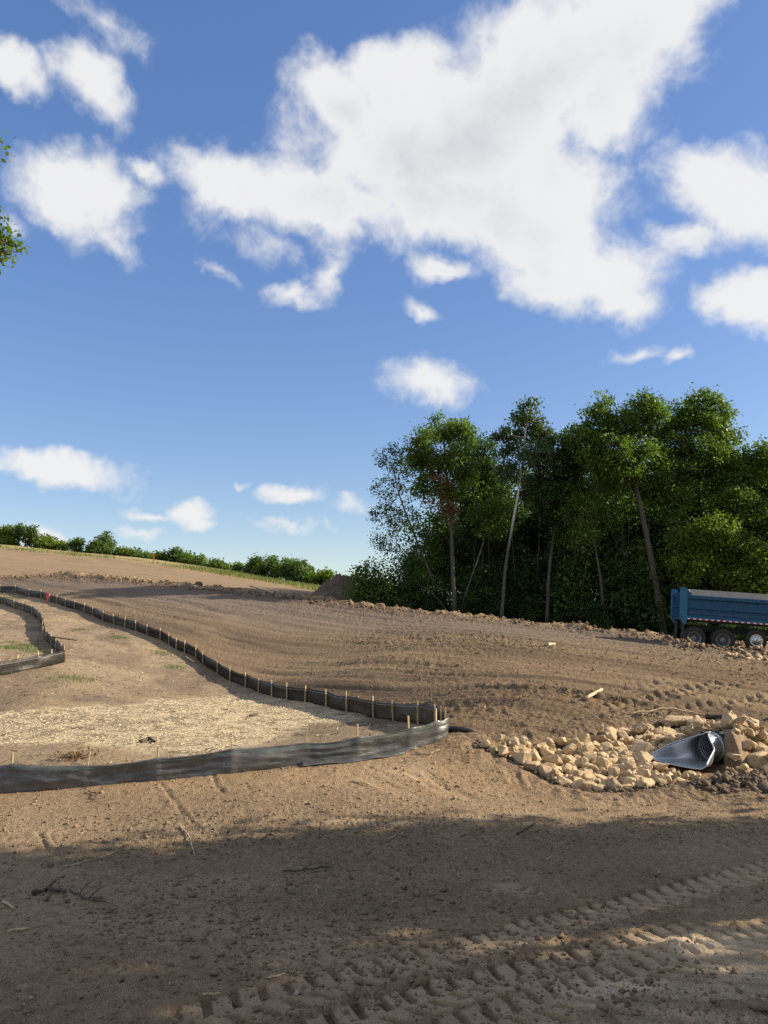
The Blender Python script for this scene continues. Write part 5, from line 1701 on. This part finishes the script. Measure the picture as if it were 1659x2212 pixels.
clump = [(512, 1225, 8, 8, 'hedge'), (538, 1226, 17, 14, 'hedge'), (552, 1217, 18, 14, 'mid'), (566, 1230, 20, 16, 'yellow'), (590, 1215, 18, 13, 'mid'), (598, 1236, 16, 14, 'yellow'), (622, 1224, 22, 20, 'hedge'), (650, 1226, 24, 22, 'mid'), (668, 1242, 22, 17, 'hedge'), (690, 1244, 16, 18, 'yellow'), (708, 1240, 9, 9, 'yellow'), (712, 1256, 14, 9, 'hedge'), (640, 1248, 24, 12, 'mid')]
for i, (u, v, ru, rv, lf_) in enumerate(clump):
    d = np.interp(u, [502, 702], [134, 118])
    r = random.Random(1100 + i)
    bl = [(u + r.uniform(-.45, .45) * ru, v + r.uniform(-.35, .45) * rv, ru * r.uniform(.5, .75), rv * r.uniform(.45, .7)) for _ in range(4)] + [(u, v + rv * .8, ru * .9, rv * .6)]
    lab = {'yellow': 'yellow green bush in the thicket beyond the grassy edge of the field', 'mid': 'dark rounded tree in the thicket beyond the grassy edge of the field', 'hedge': 'mid green bush in the thicket beyond the grassy edge of the field'}[lf_]
    px_tree('thicket_tree' if lf_ == 'mid' else 'thicket_bush', lab, d, [(u, v + rv + 8), (u, v + rv * .2)], bl, lf_, bark=BARK_D, rbase=.1, rtop=.04, dens=1.0, size=.42, n_per=34, seed=180 + i, group=lf_ + ' growth of the thicket', cat='tree' if lf_ == 'mid' else 'bush', csize=.75, depth=2)

# ---- tree at the left whose branch tips reach into the picture
tx, ty = -12.5, 14.6
tz = gz(tx, ty)
bp1 = at(14, 528, 13.8); bp2 = at(-10, 312, 13.8); bp3 = at(-2, 470, 14)
tree('oak_tree', 'tree at the left with leafy branch tips reaching over the silt fence', [(tx, ty, tz, .24), (tx + .2, ty, tz + 4, .2), (tx + .4, ty - .1, tz + 8, .15), (tx + .5, ty - .2, tz + 12, .07)],
     [(bp1[0] - .05, bp1[1], bp1[2], .30, .3, .30), (bp1[0] - .5, bp1[1] + .1, bp1[2] - .05, .4, .4, .28), (bp2[0] - .12, bp2[1], bp2[2], .22, .3, .2), (bp3[0] - .2, bp3[1], bp3[2], .16, .3, .3),
      (-9.3, 14.2, 10.8, 1.0, 1.2, .9), (-10.6, 14.6, 9.3, 1.6, 1.5, 1.2), (-12.4, 14.5, 13.5, 2.0, 1.8, 1.6), (-13.6, 14.8, 10.5, 1.7, 1.6, 1.5), (-11, 15.4, 12.6, 1.6, 1.4, 1.2)],
     'ash', dens=1.1, size=.105, n_per=26, seed=210, csize=.26)
# ---- trees out of view at the right that shade the foreground
SPROTO = [proto_tree(1300 + i, 15, 3.2, 'maple', BARK, (2.4, 4.4, 3.5)[i], 'roadside_tree', .42, 30, .9, (.95, .5, .28)[i], 'tree', 15) for i in range(3)]
SPROTO.append(proto_tree(1310, 20, 2.7, 'maple', BARK, 13.0, 'roadside_tree', .42, 30, .9, 1.0, 'tree', 9))
for i, (x, y, h, w, k) in enumerate(((13.5, .2, 15, 1.0, 1), (14.8, 3.3, 16, .95, 1), (15.6, 10.5, 15.5, .8, 0), (18.5, -1.5, 15, 1.1, 0), (20.5, 3.9, 17, .9, 0), (22.0, 11.3, 14.0, .8, 2), (18, 12.2, 9.5, .8, 2), (25, 1.5, 18, 1.0, 0), (24, 7.4, 20, 1.1, 3))):
    place(SPROTO, k, x, y + 1.55, h, 20 if k == 3 else 15, i * 1.7, 'tall leafy tree beside the haul road that shades the foreground', 'roadside trees', w)

# ================================================================ small things
LATH = mat('lath_wood', (.50, .39, .25), .85, var=.2)
PINK = mat('survey_pink', (.75, .06, .07), .6, var=.15)
ORANGE = mat('survey_orange', (.70, .16, .05), .6, var=.15)
STICK = mat('dry_wood', (.40, .30, .19), .9, var=.3, vscale=12, bump=.4)
STICK_D = mat('dark_wood', (.070, .052, .038), .95, var=.3, vscale=12, bump=.4)
STICK_P = mat('peeled_wood', (.45, .36, .24), .85, var=.2, vscale=12)

def lath(root, p0, p1, w, mats, split=.55):
    p0 = Vector(p0); p1 = Vector(p1)
    m = p0.lerp(p1, split)
    for a, b, nm, mt in ((p0, m, 'lath', mats[0]), (m, p1, 'painted_top', mats[1])):
        t = (b - a).normalized(); s = t.cross(Vector((0, 1, 0))).normalized() * w; d = Vector((0, .006, 0))
        V = [a - s - d, a + s - d, a + s + d, a - s + d, b - s - d, b + s - d, b + s + d, b - s + d]
        MB().add([tuple(v) for v in V], [(0, 3, 2, 1), (4, 5, 6, 7), (0, 1, 5, 4), (1, 2, 6, 5), (2, 3, 7, 6), (3, 0, 4, 7)]).build(nm, mt, root)

def survey(u, v, h, dx, label, mats, w=.02, split=.2, spread=.25):
    p = gpx(u, v)
    root = empty('survey_marker', tuple(p)); tag(root, label, 'survey marker')
    lath(root, (-spread * .3, 0, -.1), (dx + spread, 0, h), w, mats, split)
    lath(root, (spread * .55, .03, -.1), (-spread * .5, .03, h * .97), w, mats, split)
    MB().box((-.012 + .0, -.02, h * .5), (.09, .02, h * .62), .004).build('ribbon', mats[1], root)
survey(100, 1304, .85, .05, 'crossed laths with pink painted tops inside the bend of the long silt fence', (PINK, PINK), .022, .3, .14)
survey(331.5, 1212, 1.25, 0, 'orange crossed laths standing alone on the far hill crest', (ORANGE, ORANGE), .055, .3, .32)
for u, lab in ((122.5, 'left one of a pair of short wooden laths near the hill crest'), (130, 'right one of a pair of short wooden laths near the hill crest')):
    p = gpx(u, 1194)
    root = empty('survey_lath', tuple(p)); tag(root, lab, 'lath', None)
    lath(root, (0, 0, -.1), (.03, 0, .85), .035, (LATH, LATH))

def stick(px, r0, r1, label, material=STICK, name='stick', lift=.02, forks=(), arch=0.0):
    P = []
    for i, (u, v) in enumerate(px):
        x, y = bxy(u, v)
        P.append([x, y, gz(x, y) + lift])
    P = np.array(P)
    n = len(P)
    q = np.linspace(0, n - 1, max(5, n * 3))
    C = np.column_stack([np.interp(q, range(n), P[:, k]) for k in range(3)])
    if name in ('board', 'plank') or material is STICK_P and n == 2:
        C[:, 2] += .02                                  # stiff pieces lie straight across the bumps
    else:
        C[:, 2] = np.maximum(C[:, 2], ground_h(C[:, 0], C[:, 1]) + lift * .6)
    C[:, 2] += arch * np.sin(np.linspace(0, math.pi, len(C)))
    o0 = C[0].copy()
    C = C + (np.random.default_rng(int(px[0][0])).normal(size=C.shape) * (.004 if n == 2 else min(.012, r0 * .5)))
    mb = MB(); mb.tube([tuple(c - o0) for c in C], list(np.linspace(r0, r1, len(C))), 6)
    for (k, dx, dy, dz) in forks:
        c = C[int(k * (len(C) - 1))]
        mb.tube([tuple(c - o0), tuple(c - o0 + np.array([dx * .5, dy * .5, dz * .6 + .01])), tuple(c - o0 + np.array([dx, dy, dz]))], [r0 * .7, r0 * .5, r1 * .5], 5)
    o = mb.build(name, material, None, True)
    o.location = tuple(o0)
    tag(o, label, 'stick')
    return o
stick([(1266, 1514), (1300, 1492)], .05, .04, 'short pale split board lying on the churned field', STICK_P, 'board', .05)
stick([(1182, 1396), (1198, 1389)], .06, .05, 'small whitish stick on the slope below the windrow', STICK_P, 'stick', .05)
stick([(388, 1788), (408, 1806), (420, 1848)], .014, .008, 'thin curved tan stick on the bank at the shadow edge', STICK)
stick([(690, 1812), (694, 1778)], .010, .006, 'short dark twig poking up from the bank', STICK_D, 'twig', .02, arch=.12)
stick([(564, 1818), (585, 1814), (606, 1826)], .013, .008, 'crooked dark twig arched on the bank', STICK_D, 'twig', .03, arch=.05)
stick([(1116, 1804), (1158, 1774)], .016, .009, 'dark thin twig slanting across the edge of the shade', STICK_D, 'twig', .02)
stick([(610, 1888), (665, 1882), (722, 1876)], .015, .007, 'dark forked branch lying in the shade', STICK_D, 'branch', .03, ((.4, .2, .15, .05), (.65, .2, -.1, .06)))
stick([(150, 1930), (190, 1948), (235, 1958)], .013, .006, 'dark twiggy branch beside the clod in the shaded foreground', STICK_D, 'branch', .03, ((.3, .1, .18, .10), (.55, .15, .15, .1), (.7, .15, -.1, .05)))
stick([(68, 1940), (100, 1926), (140, 1936)], .035, .02, 'rough dark lump of root lying in the shaded foreground', STICK_D, 'root', .03, ((.5, .06, .1, .06),))
stick([(8, 1952), (30, 1968)], .016, .01, 'pale short stick at the left of the shaded foreground', STICK)
stick([(18, 2016), (62, 2012)], .018, .012, 'weathered pale stick flat on the shaded soil', STICK)
stick([(582, 2126), (618, 2112)], .010, .006, 'small pale twig beside the tyre track', STICK, 'twig')
stick([(438, 2164), (478, 2158)], .010, .006, 'faint tan twig on the dark soil left of the tyre track', STICK, 'twig')
stick([(1335, 2150), (1358, 2160)], .018, .012, 'dark chip of bark in the near tyre track', STICK_D, 'bark_chip')
stick([(140, 1876), (200, 1862), (262, 1836)], .010, .006, 'long thin twig along the shadow edge on the bank', STICK, 'twig')
stick([(98, 1374), (130, 1378), (166, 1384)], .035, .02, 'dark branch lying on the bare ground beside the small silt fence loop', STICK_D, 'branch', .03)
stick([(402, 1424), (420, 1436)], .05, .03, 'pale stick leaning on the foot of the long silt fence', STICK_P, 'stick', .06)
stick([(150, 1722 - 145), (185, 1575)], .022, .012, 'dark stick lying on the pale mulch', STICK_D)
stick([(306, 1606), (320, 1600), (336, 1607)], .06, .03, 'dark root knot lying on the pale mulch', STICK_D, 'root', .04)
stick([(540, 1552), (556, 1548)], .05, .03, 'dark clump of roots on the mulch near the long fence', STICK_D, 'root', .05)
stick([(1358, 1568 - 14), (1400, 1553), (1440, 1549), (1490, 1551), (1530, 1554)], .022, .018, 'thin curved hose running behind the flat slab', STICK, 'hose', .06, arch=.06)
stick([(1524, 1555), (1560, 1557), (1605, 1561)], .07, .06, 'black length of drain pipe lying behind the rocks', STICK_D, 'drain_pipe', .06)
stick([(1568, 1575), (1580, 1566), (1586, 1552)], .018, .012, 'upright whitish twig standing behind the culvert', STICK_P, 'twig', .02, arch=.18)
stick([(1620, 1584), (1640, 1600), (1655, 1615)], .016, .010, 'dry twig lying over the rocks right of the culvert', STICK_P, 'twig', .26)
stick([(900, 1625), (930, 1630), (950, 1622)], .014, .008, 'brown twig lying at the foot of the fence corner', STICK, 'twig', .03)
stick([(190, 1716), (207, 1722), (204, 1734)], .012, .008, 'bent dark twig on the bank below the front fence', STICK_D, 'twig', .03)
stick([(600, 1278 + 8), (540, 1268)], .06, .05, 'long pale plank lying along the windrow on the far field', STICK_P, 'plank', .05)
stick([(760, 1690 - 4), (800, 1697)], .014, .01, 'tan twig on the bank below the fence', STICK, 'twig')
stick([(840, 1592 + 220), (858, 1800)], .014, .01, 'small tan twig on the gritty soil in the shade', STICK, 'twig')

# pebbles and clods
CLOD = mat('soil_clod', (.205, .143, .085), .95, color2=(.125, .088, .055), vscale=3, bump=.6, bscale=20)
CLOD_B = mat('bank_clod', (.285, .20, .12), .95, color2=(.19, .133, .08), vscale=3, bump=.6, bscale=20)
CLOD_D = mat('soil_clod_dark', (.125, .09, .06), .95, color2=(.075, .055, .038), vscale=3, bump=.6, bscale=20)
CLOD_G = mat('grey_clod', (.20, .148, .092), .95, color2=(.12, .088, .058), vscale=5, bump=.5, bscale=20)
def clods(name, P, size, m, label, seed, sink=.25, flat=.7, cat='clods'):
    P = np.asarray(P); z = ground_h(P[:, 0], P[:, 1])
    return scatter_chips(name, np.column_stack([P, z + np.asarray(size) * (.5 - sink)]), size, m, label, cat, flat, seed)
# foreground grit
rs = np.random.default_rng(71)
n = 21000
yy = 5.2 + 8.5 * rs.uniform(0, 1, n) ** 1.4; xx = yy * rs.uniform(-.62, .62, n)
k = vn(xx * .5, yy * .7, 93) + rs.uniform(-.3, .3, n) > .45
P = np.column_stack([xx, yy])[k]
clods('dirt_clods', P, rs.gamma(1.4, .0066, len(P)) + .005, CLOD_G, 'small dry clods and grit scattered over the shaded foreground', 72)
n = 3800
P = rand_in_poly([bxy(-100, 1722), bxy(965, 1600), bxy(1040, 1640), bxy(1300, 1720), bxy(1700, 1690), bxy(1760, 1800), bxy(-100, 1850)], 5200, 73)
clods('dirt_clods', P, rs.gamma(1.6, .0052, len(P)) + .004, CLOD_B, 'small brown clods on the bank below the front fence', 74)
# churned field
P = rand_in_poly([bxy(985, 1575), bxy(860, 1535), bxy(660, 1490), bxy(500, 1420), bxy(900, 1350), bxy(1300, 1400), bxy(1750, 1440), bxy(1750, 1560), bxy(1300, 1555)], 9000, 75)
us_, vs_ = P @ STRK, P @ np.array([.69, .72])
k = fbm(us_ * .09, vs_ * .22, 41, 3) + rs.uniform(-.4, .4, len(P)) > -.1
P = P[k]
clods('dirt_clods', P, rs.gamma(1.4, .011, len(P)) + .008, CLOD, 'brown clods turned up over the churned field', 76, .3)
# along the windrow
def along(poly, n, spread, seed):
    rs = np.random.default_rng(seed)
    Q, q, s = resample(np.asarray(poly), .2)
    i = rs.integers(0, len(Q), n)
    T = np.gradient(Q, axis=0); T /= np.linalg.norm(T, axis=1)[:, None]
    o = rs.normal(size=n) * spread
    return Q[i] + np.column_stack([-T[i, 1], T[i, 0]]) * o[:, None] + rs.normal(size=(n, 2)) * .1
P = along(BERM, 2600, .8, 77)
clods('dirt_clods', P, rs.gamma(1.4, .03, len(P)) + .02, CLOD, 'coarse brown clods piled along the windrow', 78, .3, .8)
P = along(BERM, 1500, .6, 79) + np.array([-.7, -1.0])
clods('dirt_clods', P, rs.gamma(1.4, .03, len(P)) + .02, CLOD_D, 'dark damp clods along the near side of the windrow', 80, .3, .8)
P = along(BERM2, 700, .6, 88)
clods('dirt_clods', P, rs.gamma(1.4, .03, len(P)) + .02, CLOD, 'coarse clods on the low bank in front of the truck wheels', 89, .3, .8)
P = rand_in_poly([bxy(1480, 1712), bxy(1530, 1692), bxy(1720, 1662), bxy(1760, 1690), bxy(1740, 1715), bxy(1560, 1722)], 900, 81)
clods('dirt_clods', P, rs.gamma(1.6, .018, len(P)) + .012, CLOD_D, 'dark loose clods pushed up right of the rocks', 82, .3, .8)
P = rand_in_poly([bxy(1020, 1615), bxy(1120, 1650), bxy(1200, 1700), bxy(1300, 1718), bxy(1450, 1712), bxy(1450, 1703), bxy(1300, 1705), bxy(1200, 1688), bxy(1110, 1640), bxy(1040, 1606)], 500, 83)
clods('dirt_clods', P, rs.gamma(1.4, .014, len(P)) + .008, CLOD_D, 'dark clods along the lower edge of the rock apron', 84, .3, .8)
# pebbles in the shade
P = np.column_stack([rs.uniform(-4.5, 5, 60), rs.uniform(6, 13, 60)])
clods('pebbles', P, rs.uniform(.012, .028, 60), mat('pebble', (.30, .265, .215), .8, var=.3, vscale=3), 'pale pebbles dotted over the shaded foreground', 85, .1, .8, 'pebbles')
# rubble with pale stones beside the truck
P = rand_in_poly([bxy(1560, 1408), bxy(1700, 1416), bxy(1720, 1440), bxy(1580, 1425)], 150, 86)
clods('gravel', P, rs.gamma(2.4, .035, len(P)) + .02, STONE_D, 'stony rubble on the slope in front of the truck', 87, .2, .8, 'gravel')
for i, (u, v, s) in enumerate(((1592, 1406, .14), (1633, 1398, .16), (1655, 1400, .18), (1640, 1416, .12), (1655, 1424, .14), (1610, 1420, .09), (1648, 1408, .1))):
    p = gpx(u, v)
    o = bpy.data.objects.new('stone', ROCKS[i]); o.location = (p[0], p[1], p[2] + s * .4); o.scale = (s, s, s); o.rotation_euler = (.2 * i, .1, i)
    link(o); tag(o, 'loose tan stone on the rubble in front of the truck', 'rock', 'loose stones by the truck')
for i, (u, v, s) in enumerate(((177, 1243, .30), (198, 1247, .26), (215, 1247, .34), (276, 1254, .24), (292, 1256, .3), (306, 1258, .26), (320, 1260, .22), (419, 1273, .28), (232, 1250, .2))):
    p = gpx(u, v)
    o = bpy.data.objects.new('stone', ROCKS[(i * 5) % 16]); o.location = (p[0], p[1], p[2] + s * .3); o.scale = (s * 1.3, s, s * .8); o.rotation_euler = (.1 * i, .1, i)
    link(o); tag(o, 'buff stone lying along the windrow on the hill', 'rock', 'stones along the hill windrow')
# big clods standing on the windrow crest
for i, (u, v, s) in enumerate(((822, 1312, .42), (430, 1268, .4), (1065, 1330, .28), (1130, 1338, .25), (638, 1286, .3), (1560, 1395, .3), (1530, 1393, .26))):
    p = gpx(u, v + 3)
    o = bpy.data.objects.new('soil_clod', rock_mesh(900 + i, 1, .8, .75, [CLOD if i % 2 == 0 else CLOD_D], 24)); o.location = (p[0], p[1], p[2] + s * .3); o.scale = (s, s, s); o.rotation_euler = (.1 * i, .1, i)
    link(o); tag(o, 'large clod of soil standing on the windrow crest', 'clod', 'large clods on the windrow')

# mulch straws and litter on the pond floor
STRAW = mat('straw', (.52, .44, .30), .8, var=.2, vscale=2)
LITTER = mat('litter', (.13, .095, .065), .9, var=.4, vscale=2)
def straws(name, P, ln, w, m, label, seed, cat, rise=.15):
    P = np.asarray(P); n = len(P); rs = np.random.default_rng(seed)
    z = ground_h(P[:, 0], P[:, 1]) + .012
    a = rs.uniform(0, 6.28, n); l = ln * rs.uniform(.4, 1.4, n)
    dx, dy = np.cos(a) * l / 2, np.sin(a) * l / 2
    dz = rs.normal(size=n) * rise * l * .5
    px_, py_ = -np.sin(a) * w, np.cos(a) * w
    c = np.column_stack([P, z + np.abs(dz)])
    d = np.column_stack([dx, dy, dz]); s = np.column_stack([px_, py_, np.zeros(n)]); u = np.array([[0, 0, w * 1.6]])
    V = np.stack([c - d - s, c - d + s, c - d + u, c + d - s, c + d + s, c + d + u], 1).reshape(-1, 3)
    b = (np.arange(n) * 6)[:, None]
    F = np.concatenate([b + np.array([0, 3, 5, 2]), b + np.array([1, 2, 5, 4]), b + np.array([0, 1, 4, 3])], 0)
    o = mesh_np(name, V, F, m, False)
    tag(o, label, cat, kind='stuff')
P = rand_in_poly(MULCH, 15000, 90)
k = (poly_sd(P[:, 0], P[:, 1], MULCH_HOLE) > -.1) & (poly_sd(P[:, 0], P[:, 1], POND) < -.15)
straws('straw_mulch', P[k], .055, .006, STRAW, 'pale straw mulch spread inside the silt fence', 91, 'straw')
PONDV = [bxy(940, 1590), bxy(852, 1562), bxy(706, 1534), bxy(532, 1490), bxy(366, 1402), bxy(223, 1346), bxy(60, 1297), bxy(-60, 1300), bxy(-100, 1690), bxy(500, 1650)]
P = rand_in_poly(PONDV, 1500, 92)
straws('litter', P, .20, .008, LITTER, 'dark twigs and roots strewn over the ground inside the fence', 93, 'litter', .2)
P = rand_in_poly(PONDV, 420, 94)
straws('litter', P, .17, .008, STICK_P, 'pale twigs strewn over the ground inside the fence', 95, 'litter', .2)
P = rand_in_poly([bxy(-100, 1722), bxy(965, 1600), bxy(1300, 1720), bxy(1700, 1700), bxy(1760, 2000), bxy(-100, 2100)], 200, 96)
straws('litter', P, .16, .005, LITTER, 'dark twig bits on the bank and road edge', 97, 'litter', .3)
P = rand_in_poly([bxy(-100, 1722), bxy(965, 1600), bxy(1300, 1720), bxy(1700, 1700), bxy(1760, 2000), bxy(-100, 2100)], 90, 98)
straws('litter', P, .09, .004, STICK, 'straw coloured bits on the bank and road edge', 99, 'litter', .3)

# grass and weeds
def grass(name, P, h, w, m, label, seed, cat='grass'):
    P = np.asarray(P); n = len(P); rs = np.random.default_rng(seed)
    z = ground_h(P[:, 0], P[:, 1]) - .01
    a = rs.uniform(0, 6.28, n); hh = h * rs.uniform(.5, 1.3, n)
    s = np.column_stack([np.cos(a) * w, np.sin(a) * w, np.zeros(n)])
    ln = np.column_stack([rs.normal(size=n) * .35 * hh, rs.normal(size=n) * .35 * hh, hh])
    c = np.column_stack([P, z])
    V = np.stack([c - s, c + s, c + ln * .55 + s * .8, c + ln], 1).reshape(-1, 3)
    b = (np.arange(n) * 4)[:, None]
    F = b + np.array([0, 1, 2, 3])
    o = mesh_np(name, V, F, m, False)
    tag(o, label, cat, kind='stuff')
def tufts(centres, n, spread, seed):
    rs = np.random.default_rng(seed)
    return np.vstack([np.array(c)[None] + rs.normal(size=(n, 2)) * spread for c in centres])
G1 = leaf_material('weed_green', (.055, .105, .020), (.11, .165, .035), .35)
G2 = leaf_material('dry_grass', (.20, .17, .07), (.30, .25, .12), .3)
cen = [bxy(u, v) for u, v in ((15, 1400), (30, 1404), (45, 1402), (58, 1408), (70, 1405), (8, 1402), (25, 1390), (80, 1412), (20, 1292), (5, 1290), (34, 1293), (255, 1378), (258, 1380), (345, 1412), (352, 1415), (375, 1444), (384, 1442), (125, 1468), (165, 1470), (185, 1472), (172, 1360), (50, 1395), (62, 1398))]
grass('weeds', tufts(cen, 110, .30, 61), .10, .010, G1, 'green weeds sprouting inside the small fence loop and along the fence', 62, 'weeds')
pts = []
rs = np.random.default_rng(63)
for u in np.linspace(-60, 720, 260):
    vb = np.interp(u, [-60, 0, 300, 502, 702, 730], [1172, 1179, 1208, 1238, 1271, 1276])
    for v in vb + np.array([1, 2, 4]):
        if rs.random() < (.10 + .6 * (u > 420)):
            pts.append(bxy(u + rs.uniform(-3, 3), v + rs.uniform(-1, 2)))
grass('field_grass', tufts(pts, 22, 1.0, 64), .38, .05, G1, 'green grass along the edge of the field at the hill crest', 65)
grass('field_grass', tufts(pts, 22, 1.6, 66), .34, .05, G2, 'dry yellow grass along the edge of the field at the hill crest', 67)
# dead leaves on a little pile behind the front fence
c = np.array(bxy(160, 1640)); P = c + np.random.default_rng(68).normal(size=(90, 2)) * np.array([.22, .12])
C = np.column_stack([P, ground_h(P[:, 0], P[:, 1]) + .04])
V, F = leaves_mesh(C, 3, np.full(len(C), .1), .07, np.random.default_rng(69))
o = mesh_np('dead_leaf_pile', V, F, LEAF['brown'], False)
tag(o, 'little heap of brown dead leaves behind the front fence', 'leaves', kind='stuff')
